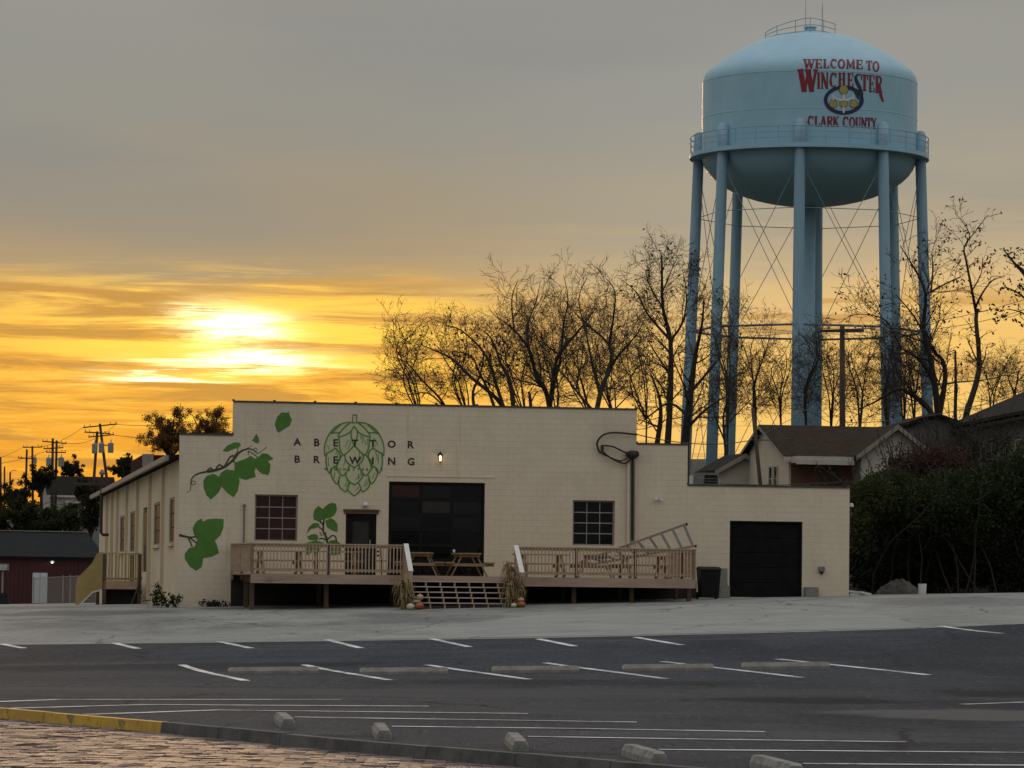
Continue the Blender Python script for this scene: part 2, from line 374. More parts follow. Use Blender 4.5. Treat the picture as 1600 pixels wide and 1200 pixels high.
M['alum'] = mat('ladder_aluminium', (.30, .28, .26), (.24, .225, .21), .5, 6, metal=.2)
M['fibre'] = mat('ladder_rail', (.30, .20, .16), (.24, .16, .13), .6, 6)
M['tower'] = mat('tower_blue_paint', (.335, .555, .665), (.30, .51, .62), .42, .5, 6, .1, 3, coord='World')
overlay(M['tower'], (.27, .45, .54), .9, .55, .72, .45, (1, 1, .18), off=3)
overlay(M['tower'], (.25, .38, .44), 1.3, .60, .70, .5, (1, 1, .06), off=13)
M['towerleg'] = mat('tower_leg_paint', (.29, .46, .57), (.24, .39, .49), .5, .7, 6, .1, 5, coord='World', stretch=(1, 1, .2))
M['strut'] = mat('strut_paint', (.13, .18, .21), None, .6)
M['rod'] = mat('tower_rod_steel', (.25, .30, .32), None, .6)
M['ltr_red'] = mat('sign_red', (.27, .012, .022), (.22, .010, .018), .5, 3, coord='World')
M['ltr_navy'] = mat('sign_navy', (.012, .016, .055), None, .5)
M['ltr_gold'] = mat('sign_gold', (.46, .36, .09), (.38, .30, .08), .5, 4, coord='World')
M['ltr_white'] = mat('sign_white', (.75, .78, .76), None, .5)
M['bark'] = mat('bark', (.042, .032, .025), (.025, .020, .016), .95, 6, 5, .5, 30)
M['twig'] = mat('twig_bark', (.040, .030, .023), None, .95)
def leafmat(name, c1, c2, tr=.35):
    m = mat(name, c1, c2, .7, .9, 4, coord='World', spec=.25); t = m.node_tree; b = t.nodes['Principled BSDF']; o = t.nodes['Material Output']
    tn = t.nodes.new('ShaderNodeBsdfTranslucent'); mx = t.nodes.new('ShaderNodeMixShader'); mx.inputs[0].default_value = tr
    t.links.new(b.inputs['Base Color'].links[0].from_socket, tn.inputs[0])
    t.links.new(b.outputs[0], mx.inputs[1]); t.links.new(tn.outputs[0], mx.inputs[2]); t.links.new(mx.outputs[0], o.inputs[0]); return m
M['leaf_dark'] = leafmat('dark_leaf', (.022, .025, .010), (.036, .034, .014))
M['leaf_shade'] = leafmat('shade_darkened_leaf', (.011, .013, .006), (.018, .018, .008), .2)  # thicket leaves darkened to paint in the shade of the bank
M['leaf_green'] = leafmat('green_leaf', (.034, .045, .012), (.022, .032, .010))
M['leaf_olive'] = leafmat('olive_leaf', (.052, .055, .015), (.030, .038, .012))
M['leaf_red'] = leafmat('reddish_leaf', (.085, .032, .028), (.05, .035, .022))
M['leaf_autumn'] = leafmat('autumn_leaf', (.24, .115, .030), (.16, .085, .025), .6)
M['straw'] = mat('dry_corn_leaf', (.30, .21, .10), (.21, .145, .07), .85, 3, 5)
M['siding'] = mat('white_clapboard', (.46, .42, .36), (.40, .365, .31), .75, 1, 5, coord='World')
M['siding_y'] = mat('cream_clapboard', (.52, .46, .34), (.46, .41, .30), .75, 1, 5, coord='World')
M['siding_g'] = mat('grey_siding', (.11, .105, .098), (.085, .08, .075), .85, .7, 6, coord='World')
def lap(m, pitch, strength=.6):
    t = m.node_tree; b = t.nodes['Principled BSDF']; ge = t.nodes.new('ShaderNodeNewGeometry'); s = t.nodes.new('ShaderNodeSeparateXYZ')
    t.links.new(ge.outputs['Position'], s.inputs[0]); h = mth('FRACT', mth('DIVIDE', s.outputs[2], pitch, tree=t), tree=t)
    bp = t.nodes.new('ShaderNodeBump'); bp.inputs['Strength'].default_value = strength; bp.inputs['Distance'].default_value = .02
    t.links.new(h, bp.inputs['Height']); bp.invert = True; t.links.new(bp.outputs[0], b.inputs['Normal']); return m
for k in ('siding', 'siding_y', 'siding_g'): lap(M[k], .13)
M['trim'] = mat('white_trim', (.50, .46, .40), (.43, .40, .35), .6, 3)
M['barge'] = mat('dull_barge_paint', (.30, .27, .23), (.24, .22, .19), .8, 3)
M['shingle'] = mat('brown_shingle', (.048, .031, .019), (.030, .021, .014), .95, 3, 6, .5, 12, coord='World', spec=.12)
M['shingle_d'] = mat('dark_shingle', (.016, .015, .014), (.024, .022, .020), .95, 3, 6, .5, 12, coord='World', spec=.1)
M['porchwall'] = mat('red_brown_porch_wall', (.17, .085, .055), (.13, .065, .045), .85, 2, coord='World')
M['redmetal'] = mat('red_ribbed_metal', (.070, .008, .010), (.052, .007, .008), .6, 2, coord='World')
M['blackroof'] = mat('black_metal_roof', (.008, .009, .010), (.012, .013, .014), .7, 2, coord='World', spec=.1)
M['whitedoor'] = mat('white_door', (.62, .64, .64), (.55, .57, .57), .6, 3)
M['pole'] = mat('pole_wood', (.075, .048, .032), (.05, .034, .025), .9, 3, stretch=(1, 1, .2))
M['can'] = mat('transformer_grey', (.30, .30, .29), (.24, .24, .23), .5, 3)
M['wire'] = mat('wire', (.02, .02, .02), None, .6)
M['plastic'] = mat('black_plastic', (.007, .007, .008), (.011, .011, .011), .5, 5, spec=.2)
M['white'] = mat('white_plastic', (.70, .70, .68), (.60, .60, .58), .5, 5)
M['greybox'] = mat('grey_box', (.20, .20, .19), (.15, .15, .14), .6, 5)
M['blockgrey'] = mat('grey_concrete_block', (.26, .25, .225), (.20, .19, .17), .9, 6, 6, .4, 40)
M['pump_o'] = mat('orange_pumpkin', (.40, .095, .018), (.33, .075, .015), .5, 4)
M['pump_w'] = mat('white_pumpkin', (.62, .55, .42), (.54, .48, .36), .5, 4)
M['pump_p'] = mat('pale_pink_gourd', (.52, .33, .21), (.44, .28, .18), .5, 4)
M['pump_g'] = mat('grey_green_pumpkin', (.30, .32, .23), (.25, .27, .19), .5, 4)
M['bulb'] = emis('lamp_bulb', (1.0, .72, .36), 2.6)
M['bulb_w'] = emis('white_lamp', (1.0, .93, .8), 4.0)

# ================================================================ GROUND
def grid_mesh(xs, ysf, zf):
    mb = MB(); nx = len(xs); cols = []
    for x in xs:
        ys = ysf(x); cols.append(len(ys))
        for y in ys: mb.v.append((x, y, zf(x, y)))
    ny = cols[0]
    for i in range(nx-1):
        for j in range(ny-1):
            a = i*ny+j; mb.f.append((a, a+ny, a+ny+1, a+1))
    return mb
kerb_px = [(0, 1122), (240, 1143.5), (400, 1160), (570, 1177), (800, 1197)]
KP = [on_ground(*p) for p in kerb_px]
d0 = (KP[0]-KP[1]).normalized(); d1 = (KP[-1]-KP[-2]).normalized()
KP = [KP[0]+d0*14, KP[0]+d0*5] + KP + [KP[-1]+d1*6, KP[-1]+d1*16]
KX = np.array([p.x for p in KP]); KY = np.array([p.y for p in KP])
def kerb_y(x): return float(np.interp(x, KX, KY))
b_px = [(0, 1008), (300, 1005), (600, 1001), (800, 998), (1000, 994), (1250, 988), (1420, 983), (1600, 975)]
BP = [on_ground(*p) for p in b_px]
BX = np.array([p.x for p in BP]); BY = np.array([p.y for p in BP])
def bound_y(x): return float(np.interp(x, BX, BY))
# earth under everything, out to the horizon
xs = sorted(set([-6000, -3000, -1500, -800, -400, -250, -160, -110] + list(range(-80, 81, 2)) + [100, 130, 180, 260, 400, 800, 1500, 3000, 6000]))
ysl = sorted(set([-3000, -800, -200, -60, -20, 0, 10] + list(range(16, 330, 3)) + [345, 360, 380, 400, 420, 440, 470, 520, 600, 800, 1200, 2000, 3500, 6000]))
def earth_z(x, y):
    z = g(x, y)
    inside = (-46 < x < 62) and (10 < y < 131 or (x < -9 and y < 262))
    return z - (.5 if inside else .02)
grid_mesh(xs, lambda x: ysl, earth_z).build('ground', M['ground'], kind='structure', smooth=True)
xl = list(np.arange(-46, 62.1, .75))
def lot_ys(x):
    a, b = kerb_y(x)+.10, bound_y(x); return list(a + (b-a)*np.linspace(0, 1, 150))
grid_mesh(xl, lot_ys, lambda x, y: g(x, y)).build('parking_lot', M['asphalt'], kind='structure', smooth=True)
def ap_ys(x):
    a, b = bound_y(x), 133.0; return list(a + (b-a)*np.linspace(0, 1, 70))
grid_mesh(xl, ap_ys, lambda x, y: g(x, y)+.006).build('concrete_apron', M['concrete'], kind='structure', smooth=True)
grid_mesh([x for x in xl if x <= -8.4], lambda x: list(np.linspace(133.0, 268.0, 90)), lambda x, y: g(x, y)+.006).build('side_yard', M['concrete'], kind='structure', smooth=True)
grid_mesh(xl, lambda x: list(12 + (kerb_y(x)-.02-12)*np.linspace(0, 1, 40)), lambda x, y: -.004).build('brick_street', M['roadbase'], kind='structure')
# paler concrete drive, a sheet on the apron
dpx = [(560, 1000), (800, 996), (1100, 990), (1440, 981), (1400, 966), (1330, 950), (1130, 943), (960, 950), (800, 966), (640, 985)]
dp = [on_ground(*p) for p in dpx]
cx, cy = sum(p.x for p in dp)/len(dp), sum(p.y for p in dp)/len(dp)
mb = MB(); rings = 10; n = len(dp)
fine_p = []
for i in range(n):
    for k in range(6): fine_p.append(dp[i].lerp(dp[(i+1) % n], k/6))
mb.v.append((cx, cy, g(cx, cy)+.012)); m_ = len(fine_p)
for r_ in range(1, rings+1):
    for p in fine_p:
        x = cx+(p.x-cx)*r_/rings; y = cy+(p.y-cy)*r_/rings; mb.v.append((x, y, g(x, y)+.012))
for k in range(m_): mb.f.append((0, 1+k, 1+(k+1) % m_))
for r_ in range(rings-1):
    for k in range(m_):
        a = 1+r_*m_+k; b = 1+r_*m_+(k+1) % m_; mb.f.append((a, a+m_, b+m_, b))
mb.build('concrete_drive', M['slab'], kind='structure', smooth=True)

# brick paving of the street: thousands of pavers, one mass
mb = MB(); rb = random.Random(3)
y = 31.0; row = 0
while y < 47:
    xk = float(np.interp(-y, -KY, KX))      # kerb position on this row
    x = -8.0 + (row % 2)*.105
    while x < 4:
        if kerb_y(x+.1) - .12 > y+.05 and abs(x) < .1334*y+1.2:
            h = rb.uniform(-.002, .003); t1 = rb.uniform(-.0035, .0035); t2 = rb.uniform(-.004, .004)
            x0, x1, y0, y1 = x+.003, x+.207, y+.003, y+.097
            a = [(x0, y0, -.03), (x1, y0, -.03), (x1, y1, -.03), (x0, y1, -.03), (x0+.006, y0+.006, h-t1), (x1-.006, y0+.006, h+t2-t1), (x1-.006, y1-.006, h+t1+t2), (x0+.006, y1-.006, h+t1)]
            nn = len(mb.v); mb.v += a; mb.f += [(nn+4, nn+5, nn+6, nn+7), (nn, nn+1, nn+5, nn+4), (nn+1, nn+2, nn+6, nn+5), (nn+2, nn+3, nn+7, nn+6), (nn+3, nn, nn+4, nn+7)]
        x += .21
    y += .10; row += 1
mb.build('paving_brick', M['roadbrick'], kind='stuff', label='worn red brick pavers of the street before the kerb')

# kerb stones along the street, the far left run painted yellow
def along(poly, step):
    out = [poly[0].copy()]; acc = 0
    for a, b in zip(poly[:-1], poly[1:]):
        L = (b-a).length; t = step-acc
        while t < L: out.append(a.lerp(b, t/L)); t += step
        acc = (L-(t-step))
    return out
yend = on_ground(240, 1143.5)
ks = along(KP, 1.52)
kroot = thing('kerb', 'long concrete kerb edging the brick street, yellow at its left end', 'kerb', (0, 0, 0))
for a, b in zip(ks[:-1], ks[1:]):
    t = (b-a).normalized(); nn = Vector((-t.y, t.x, 0))
    if nn.y < 0: nn = -nn
    yellow = (a.x+b.x)/2 < yend.x+.1
    j = .006
    a2, b2 = a+t*j, b-t*j; dz = rnd.uniform(-.006, .006)
    p = [a2, b2, b2+nn*.16, a2+nn*.16]
    lo = [Vector((q.x, q.y, -.05)) for q in p]; hi = [Vector((q.x, q.y, .112+dz)) for q in (a2+nn*.02, b2+nn*.02, b2+nn*.16, a2+nn*.16)]
    MB().hexa(lo+hi).build('kerb_stone', M['yellow'] if yellow else M['kerb'], kroot, label='yellow painted kerb stone' if yellow else None, fix=True)

# painted stall lines
def paint(pts, width, lab, fade=False):
    P = [on_ground(*p) for p in pts]; Q = []
    for a, b in zip(P[:-1], P[1:]):
        k = max(2, int((b-a).length/.4))
        Q += [a.lerp(b, i/k) for i in range(k)]
    Q.append(P[-1]); m = MB()
    for i, q in enumerate(Q):
        t = (Q[min(i+1, len(Q)-1)]-Q[max(0, i-1)]); t.z = 0; t.normalize(); nn = Vector((-t.y, t.x, 0))*width/2
        wob = rnd.uniform(.9, 1.08)
        for s_ in (-1, 1):
            x, y = q.x+nn.x*s_*wob, q.y+nn.y*s_*wob; m.v.append((x, y, g(x, y)+.007))
    for i in range(len(Q)-1): m.f.append((2*i, 2*i+1, 2*i+3, 2*i+2))
    o = m.build('stall_line', M['line'], fix=True); o['kind'] = 'structure'; return o
rowA = [[(3, 1006.5), (37, 1013)], [(179, 1005), (216, 1014)], [(342, 1002.5), (392, 1013)], [(511, 999.5), (564, 1013)], [(674, 998), (733, 1011)], [(841, 998.5), (898, 1010)], [(993, 996), (1065, 1008)], [(1470, 978.5), (1566, 990)]]
rowB = [[(284, 1039), (384, 1064)], [(475, 1039), (608, 1063)], [(667, 1039), (826, 1062)], [(852, 1036), (1040, 1061)], [(1035, 1034), (1252, 1059)], [(1214, 1030), (1450, 1055)]]
rowC = [[(-60, 1099), (92, 1093.5), (533, 1093.5)], [(-40, 1109), (225, 1101.5), (670, 1104)], [(135, 1117), (340, 1110), (825, 1115.5)], [(460, 1121), (800, 1126), (995, 1129)],
        [(612, 1135.5), (900, 1139), (1195, 1144)], [(825, 1151.5), (1120, 1156), (1415, 1160)], [(1030, 1172), (1300, 1174), (1660, 1177)], [(1255, 1194), (1660, 1197)], [(1505, 1101), (1640, 1096)]]
for r_ in rowA: paint(r_, .20, '')
for r_ in rowB: paint(r_, .17, '')
for r_ in rowC: paint(r_, .17, '')

# wheel stops
def stop_mesh(prof=None):
    m = MB(); L = .9
    prof = prof or [(-.085, 0), (.085, 0), (.082, .055), (.052, .115), (-.052, .115), (-.082, .055)]
    for x, k in ((-L, 1), (-L+.05, 1.0), (L-.05, 1.0), (L, 1)):
        ins = .86 if abs(x) == L else 1
        m.v += [(x, p[0]*ins, p[1]*(ins if p[1] > .06 else 1)) for p in prof]
    for i in range(3):
        for k in range(6):
            a = i*6+k; b = i*6+(k+1) % 6; m.f.append((a, b, b+6, a+6))
    m.f.append((5, 4, 3, 2, 1, 0)); m.f.append(tuple(range(18, 24)))
    return m.mesh('wheel_stop')
SM = stop_mesh(); SM.materials.append(M['stop'])
bmx = bmesh.new(); bmx.from_mesh(SM); bmesh.ops.recalc_face_normals(bmx, faces=bmx.faces); bmx.to_mesh(SM); bmx.free()
near = [((450, 1137.5), 'pale'), ((600, 1156.5), ''), ((813, 1174), ''), ((1030, 1195), ''), ((1244, 1215), '')]
nlab = ['small pale concrete wheel stop nearest the yellow kerb, seen end on', 'second concrete wheel stop from the yellow kerb in the front row, end on',
        'middle concrete wheel stop of the front row, seen end on near the picture bottom', 'fourth concrete wheel stop of the front row, lying aslant at the picture bottom', 'front row wheel stop cut off by the bottom right picture edge']
for (p, _), l, sh in zip(near, nlab, (-8, -4, -9, -44, -58)):
    q = on_ground(*p); q2 = at(p[0]+sh, 900, q.y+1.8); dirv = Vector((q2.x-q.x, 1.8, 0)).normalized()
    o = bpy.data.objects.new('wheel_stop', SM); col.objects.link(o); c = q + dirv*.9
    o.location = (c.x, c.y, g(c.x, c.y)); o.rotation_euler = (0, 0, math.atan2(dirv.y, dirv.x)); tag(o, l, 'wheel stop', 'wheel stops of the front row')
far = [(357, 498, 1053), (562, 700, 1054), (768, 905, 1051.5), (972, 1115, 1048.5), (1158, 1297, 1045.5)]
flab = ['dark wheel stop in the rear row, leftmost, below the left deck', 'rear row wheel stop second from the left, in front of the deck stairs', 'rear row wheel stop in the middle, below the right deck start',
        'rear row wheel stop second from the right, before the bin', 'rear row wheel stop farthest right, in front of the dark garage door']
SMD = stop_mesh([(-.10, 0), (.10, 0), (.095, .055), (.025, .13), (-.025, .13), (-.095, .055)]); SMD.materials.append(M['stop_dark'])
bmx = bmesh.new(); bmx.from_mesh(SMD); bmesh.ops.recalc_face_normals(bmx, faces=bmx.faces); bmx.to_mesh(SMD); bmx.free()
for (a, b, yb), l in zip(far, flab):
    P, Q = on_ground(a, yb), on_ground(b, yb-1); c = (P+Q)/2
    o = bpy.data.objects.new('wheel_stop', SMD); col.objects.link(o); t = Q-P
    t = Vector((Q.x-P.x, (Q.y-P.y)*.15, 0))
    o.location = (c.x, c.y, g(c.x, c.y)-.005); o.rotation_euler = (0, -math.atan2(g(Q.x, c.y)-g(P.x, c.y), Q.x-P.x), math.atan2(t.y, t.x)+rnd.uniform(-.02, .02)); o.scale = (t.length/1.8, 1, 1)
    tag(o, l, 'wheel stop', 'wheel stops of the rear row')

# ================================================================ BUILDING FRAME
YAW = R(9.0); CA, SA = math.cos(YAW), math.sin(YAW)
O = at(277, 945, 125.0); O.z = 0
def loc(px, py, t=0.0):
    """(s, z) where a sight line meets the plane t metres behind the facade"""
    d = ray(px, py); n = Vector((-SA, CA, 0)); k = ((O-Vector((0, 0, EYE))).dot(n) + t)/d.dot(n)
    p = Vector((0, 0, EYE)) + d*k - O
    return p.x*CA + p.y*SA, p.z
def wld(s, t, z=0.0): return Vector((O.x + s*CA - t*SA, O.y + s*SA + t*CA, z))
def gl(s, t): p = wld(s, t); return g(p.x, p.y)

S1 = loc(365, 640)[0]; S2 = loc(995, 665)[0]; S3 = loc(1074.5, 720)[0]; S4 = loc(1327, 850)[0]
Z0 = loc(323, 680)[1]; Z1 = loc(680, 634.5)[1]; Z2 = loc(1035, 695)[1]; Z3 = loc(1200, 761)[1]
def rect(x0, y0, x1, y1):
    a = loc(x0, (y0+y1)/2)[0]; b = loc(x1, (y0+y1)/2)[0]; c = loc((x0+x1)/2, y1)[1]; d = loc((x0+x1)/2, y0)[1]; return a, b, c, d
FLOOR = loc(700, 899, 0)[1]-.02
W1 = rect(398, 773, 465, 845.5); W2 = rect(895, 782, 960.5, 852.5); DR = rect(540, 803, 588, 880); GD = rect(607, 753.5, 757, 890); GR = rect(1140, 814.5, 1253.5, 930)
DR = (DR[0], DR[1], FLOOR, DR[3]); GD = (GD[0], GD[1], FLOOR, GD[3])
GRb = gl((GR[0]+GR[1])/2, 0); GR = (GR[0], GR[1], GRb, GR[3])
HOLES = [W1, W2, DR, GD, GR]
def top_at(s): return Z0 if s < S1 else Z1 if s < S2 else Z2 if s < S3 else Z3
bld = thing('brewery_building', 'long cream painted block building with stepped parapet and green hop mural', 'building', (O.x, O.y, 0), YAW)
# wall core with true openings
ss = sorted(set([0, S1, S2, S3, S4] + [v for h in HOLES for v in h[:2]])); zz = sorted(set([.2, Z0, Z1, Z2, Z3] + [v for h in HOLES for v in h[2:]]))
core = MB()
for a, b in zip(ss[:-1], ss[1:]):
    sm = (a+b)/2
    for c, d in zip(zz[:-1], zz[1:]):
        zm = (c+d)/2
        if zm > top_at(sm): continue
        if any(h[0] < sm < h[1] and h[2] < zm < h[3] for h in HOLES): continue
        core.box(a, b, .004, .30, c, d)
bm = bmesh.new(); me = core.mesh('wall'); bm.from_mesh(me); bmesh.ops.remove_doubles(bm, verts=bm.verts, dist=1e-4)
dead = [f for f in bm.faces if False]; bm.to_mesh(me); bm.free()
wall = link('wall', me, M['joint'], bld)
# block courses: each block proud of its joint
BL, BH, J = .4, .2, .004
def chunk(m, a, b, c, d, e=.004):
    n = len(m.v)
    m.v += [(a, .0045, c), (b, .0045, c), (b, .0045, d), (a, .0045, d), (a+e, 0, c+e), (b-e, 0, c+e), (b-e, 0, d-e), (a+e, 0, d-e)]
    m.f += [(n+4, n+5, n+6, n+7), (n, n+1, n+5, n+4), (n+1, n+2, n+6, n+5), (n+2, n+3, n+7, n+6), (n+3, n, n+4, n+7)]
rest = MB(); full = []
z = .35; row = 0
while z < Z1:
    c, d = z, z+BH
    x = -BL*(.5 if row % 2 else 0)
    while x < S4:
        segs = [(max(0, x), min(S4, x+BL))]
        cuts = sorted({v for v in (S1, S2, S3) for sg in segs if sg[0] < v < sg[1]})
        pts = [segs[0][0]] + cuts + [segs[0][1]]
        for a, b in zip(pts[:-1], pts[1:]):
            tp = min(d, top_at((a+b)/2)-.02)
            if tp - c < .03 or b-a < .02: continue
            # split round the openings
            rects = [(a, b, c, tp)]
            for h in HOLES:
                new = []
                for (p, q, u, v) in rects:
                    if q <= h[0] or p >= h[1] or v <= h[2] or u >= h[3]: new.append((p, q, u, v)); continue
                    if p < h[0]: new.append((p, h[0], u, v))
                    if q > h[1]: new.append((h[1], q, u, v))
                    p2, q2 = max(p, h[0]), min(q, h[1])
                    if u < h[2]: new.append((p2, q2, u, h[2]))
                    if v > h[3]: new.append((p2, q2, h[3], v))
                rects = new
            for (p, q, u, v) in rects:
                if q-p < .03 or v-u < .03: continue
                if abs(q-p-BL) < 1e-6 and abs(v-u-BH) < 1e-6: full.append((p, u))
                else: chunk(rest, p+J, q-J, u+J, v-J)
        x += BL
    z += BH; row += 1
bmesh_one = MB(); chunk(bmesh_one, J, BL-J, J, BH-J); blk = bmesh_one.mesh('block'); blk.materials.append(M['wall'])
rnd.shuffle(full)
full.sort(key=lambda q: 0 if (q[1] > FLOOR+.9) else 1)
for p, u in full[:300]:
    o = bpy.data.objects.new('block', blk); col.objects.link(o); o.parent = wall; o.location = (p, 0, u)
for p, u in full[300:]: chunk(rest, p+J, p+BL-J, u+J, u+BH-J)
rest.build('block_courses', M['wall'], wall, kind='stuff')
# coping on the steps
def coping(a, b, zt, m=M['coping']):
    k = max(1, int(round((b-a)/1.4))); L = (b-a)/k
    for i in range(k):
        MB().box(a+i*L+.006, a+(i+1)*L-.006, -.03, .36, zt, zt+.055).build('coping_tile', m, bld)
    for i in range(k+1):
        MB().box(a+i*L-.03, a+i*L+.03, -.02, .30, zt+.055, zt+.095).build('coping_joint_cap', m, bld)
coping(0, S1-.01, Z0); coping(S1, S2, Z1); coping(S2+.01, S3, Z2); coping(S3+.01, S4, Z3)
# body behind: side walls, back and roofs
EAVE = loc(281, 717)[1]; LT = 16.0
# the long left wall: its far end solved from where the level eave line ends in view
_d = ray(156, 778); _k = (EAVE-EYE)/_d.z; FE = Vector((_d.x*_k, _d.y*_k, 0)); SV = Vector((FE.x-O.x, FE.y-O.y, 0)); DEP = SV.length
SYAW = math.atan2(-SV.x, SV.y); DSY = SYAW-YAW; CS, SS = math.cos(SYAW), math.sin(SYAW)
print('side wall', DEP, math.degrees(SYAW))
def side_q(px, py):
    d = ray(px, py); k = (O.x*CS+O.y*SS)/(d.x*CS+d.y*SS); p = d*k; return (p.x-O.x)*-SS + (p.y-O.y)*CS, EYE+p.z
def turn(o): o.rotation_euler = (0, 0, DSY); return o
def wlds(x, q, z=0.0): return Vector((O.x + x*CS - q*SS, O.y + x*SS + q*CS, z))
def locs(px, py, q):
    d = ray(px, py); n = Vector((-SS, CS, 0)); k = ((O-Vector((0, 0, EYE))).dot(n) + q)/d.dot(n); p = Vector((0, 0, EYE)) + d*k - O
    return p.x*CS + p.y*SS, p.z
def gls(x, q): p = wlds(x, q); return g(p.x, p.y)
sm = MB()
winq = []
for px0, px1, y0, y1 in ((264, 272, 776, 848), (240, 251, 783, 851), (203, 213, 797, 862), (187, 197, 804, 862)):
    qa, zt = side_q(px1, y0); qb, _ = side_q(px0, y0); _, zb = side_q(px1, y1); winq.append((max(.6, qa), qb, zb, zt))
dq0, dzt = side_q(232, 791); dq1, _ = side_q(223, 791); SFL = 1.95
doorq = (dq0, dq1, SFL, dzt)
qs = sorted(set([0.30, DEP] + [v for h in winq+[doorq] for v in h[:2]])); zs = sorted(set([.1, EAVE] + [v for h in winq+[doorq] for v in h[2:]]))
for a, b in zip(qs[:-1], qs[1:]):
    for c, d in zip(zs[:-1], zs[1:]):
        qm, zm = (a+b)/2, (c+d)/2
        if any(h[0] < qm < h[1] and h[2] < zm < h[3] for h in winq+[doorq]): continue
        sm.box(.02, .3, a, b, c, d)
turn(sm.build('side_wall', M['sidewall'], bld))
for px in (255.5, 235, 215.5, 199, 184.5, 176, 168):
    q, _ = side_q(px, 820)
    turn(MB().box(-.10, .02, q, q+.40, .1, EAVE-.05).build('pilaster', M['sidewall'], bld))
turn(MB().box(.02, S2-.02, DEP, DEP+.3, .1, EAVE).build('back_wall', M['sidewall'], bld))
MB().box(S2-.3, S2, .30, 50, .1, EAVE).build('far_side_wall', M['sidewall'], bld)
MB().box(S4-.3, S4, .30, LT, .3, Z3-.02).box(S2, S4-.3, LT-.3, LT, .3, Z3-.02).build('annex_wall', M['sidewall'], bld)
# low gable roof and flat annex roof
rm = MB(); mid = S2/2; rz = Z1-.75; D1 = DEP+.35
rm.hexa([(-.35, .32, EAVE), (mid, .32, rz-.12), (mid, D1, rz-.12), (-.35, D1, EAVE), (-.35, .32, EAVE+.12), (mid, .32, rz), (mid, D1, rz), (-.35, D1, EAVE+.12)])
rm.hexa([(mid, .32, rz-.12), (S2+.1, .32, EAVE), (S2+.1, D1, EAVE), (mid, D1, rz-.12), (mid, .32, rz), (S2+.1, .32, EAVE+.12), (S2+.1, D1, EAVE+.12), (mid, D1, rz)])
turn(rm.build('roof', M['darkroof'], bld))
turn(MB().box(-.47, -.352, .1, D1+.05, EAVE-.05, EAVE+.12).build('gutter', M['gutter'], bld))
MB().box(S2+.02, S4-.02, .30, LT, Z3-.35, Z3-.2).build('annex_roof', M['darkroof'], bld)
# dark raised roof block behind the eave
QB = 24.0; a0, z0_ = locs(214, 745, QB); _, zt_ = locs(250, 711, QB); zt3 = locs(281, 716, QB)[1]
rb_ = turn(MB().hexa([(a0+.2, QB, EAVE-.2), (a0+7, QB, EAVE-.2), (a0+7, QB+9, EAVE-.2), (a0+.2, QB+9, EAVE-.2), (a0+.2, QB, zt_), (a0+7, QB, zt_), (a0+7, QB+9, zt_), (a0+.2, QB+9, zt_)]).build('roof_house', M['darkbrick'], bld))
MB().box(a0+.2, a0+.62, QB-.1, QB-.005, EAVE-.2, zt_+.03).build('flue', M['gutter'], rb_)
def side_window(h, sill=True):
    q0, q1, z0, z1 = h
    wn = MB().box(.05, .11, q0, q0+.07, z0, z1).box(.05, .11, q1-.07, q1, z0, z1).box(.05, .11, q0, q1, z1-.07, z1).box(.05, .11, q0, q1, z0, z0+.07).build('window', M['frame'], bld); turn(wn)
    for i in range(2):
        for j in range(3):
            a = q0+.07+(q1-q0-.14)*i/2; b = q0+.07+(q1-q0-.14)*(i+1)/2; c = z0+.07+(z1-z0-.14)*j/3; d = z0+.07+(z1-z0-.14)*(j+1)/3
            MB().box(.09, .10, a+.015, b-.015, c+.015, d-.015).build('pane', M['glass_s'], wn)
    MB().box(-.08, .05, q0-.06, q1+.06, z0-.10, z0).build('sill', M['sidewall'], wn)
for h in winq: side_window(h)
dd = MB().box(.08, .13, doorq[0], doorq[1], doorq[2], doorq[3]).build('side_door', M['darkframe'], bld); turn(dd)
MB().box(.06, .08, doorq[0]+.2, doorq[1]-.2, doorq[2]+1.0, doorq[3]-.2).build('pane', M['glass_s'], dd)
# conduit mast with cross arm on the side wall
qm_, zt2 = side_q(175, 745); q2_, zb2 = side_q(177, 835)
turn(MB().tube([(-.45, qm_, zt2+.1), (-.45, qm_, zb2+.1), (-.35, qm_, zb2), (-.1, qm_, zb2)], .07, 8).build('mast', M['pole'], bld))
turn(MB().box(-1.7, .9, qm_-.05, qm_+.05, zt2-.40, zt2-.28).build('mast_arm', M['pole'], bld))
turn(MB().lathe([(.1, 0), (.14, .1), (.05, .25)], 10, (-.45, qm_, zt2+.08), cap=True).build('mast_cap', M['gutter'], bld))
# facade windows
def front_window(h, gl_, lab=None):
    a, b, c, d = h; t0, t1 = .10, .15; e = .05
    wn = MB().box(a, a+e, t0, t1, c, d).box(b-e, b, t0, t1, c, d).box(a+e, b-e, t0, t1, d-e, d).box(a+e, b-e, t0, t1, c, c+e).build('window', M['frame'], bld, label=lab)
    iw, ih = (b-a-2*e)/3, (d-c-2*e)/4
    for i in range(3):
        for j in range(4):
            MB().box(a+e+i*iw+.013, a+e+(i+1)*iw-.013, .125, .135, c+e+j*ih+.013, c+e+(j+1)*ih-.013).build('pane', gl_, wn)
    for i in (1, 2): MB().box(a+e+i*iw-.013, a+e+i*iw+.013, .11, .14, c+e, d-e).build('muntin', M['frame'], wn)
    for j in (1, 2, 3): MB().box(a+e, b-e, .105, .109, c+e+j*ih-.018, c+e+j*ih+.018).build('muntin', M['frame'], wn)
    MB().box(a-.06, b+.06, -.05, .10, c-.09, c-.002).build('sill', M['wall'], wn)
front_window(W1, M['glass_r'], 'grid window left of the entrance door'); front_window(W2, M['glass_b'], 'grid window above the right deck')
MB().box(.3, S2-.4, .5, .52, 1, Z1-1).build('inner_lining', M['black'], bld)
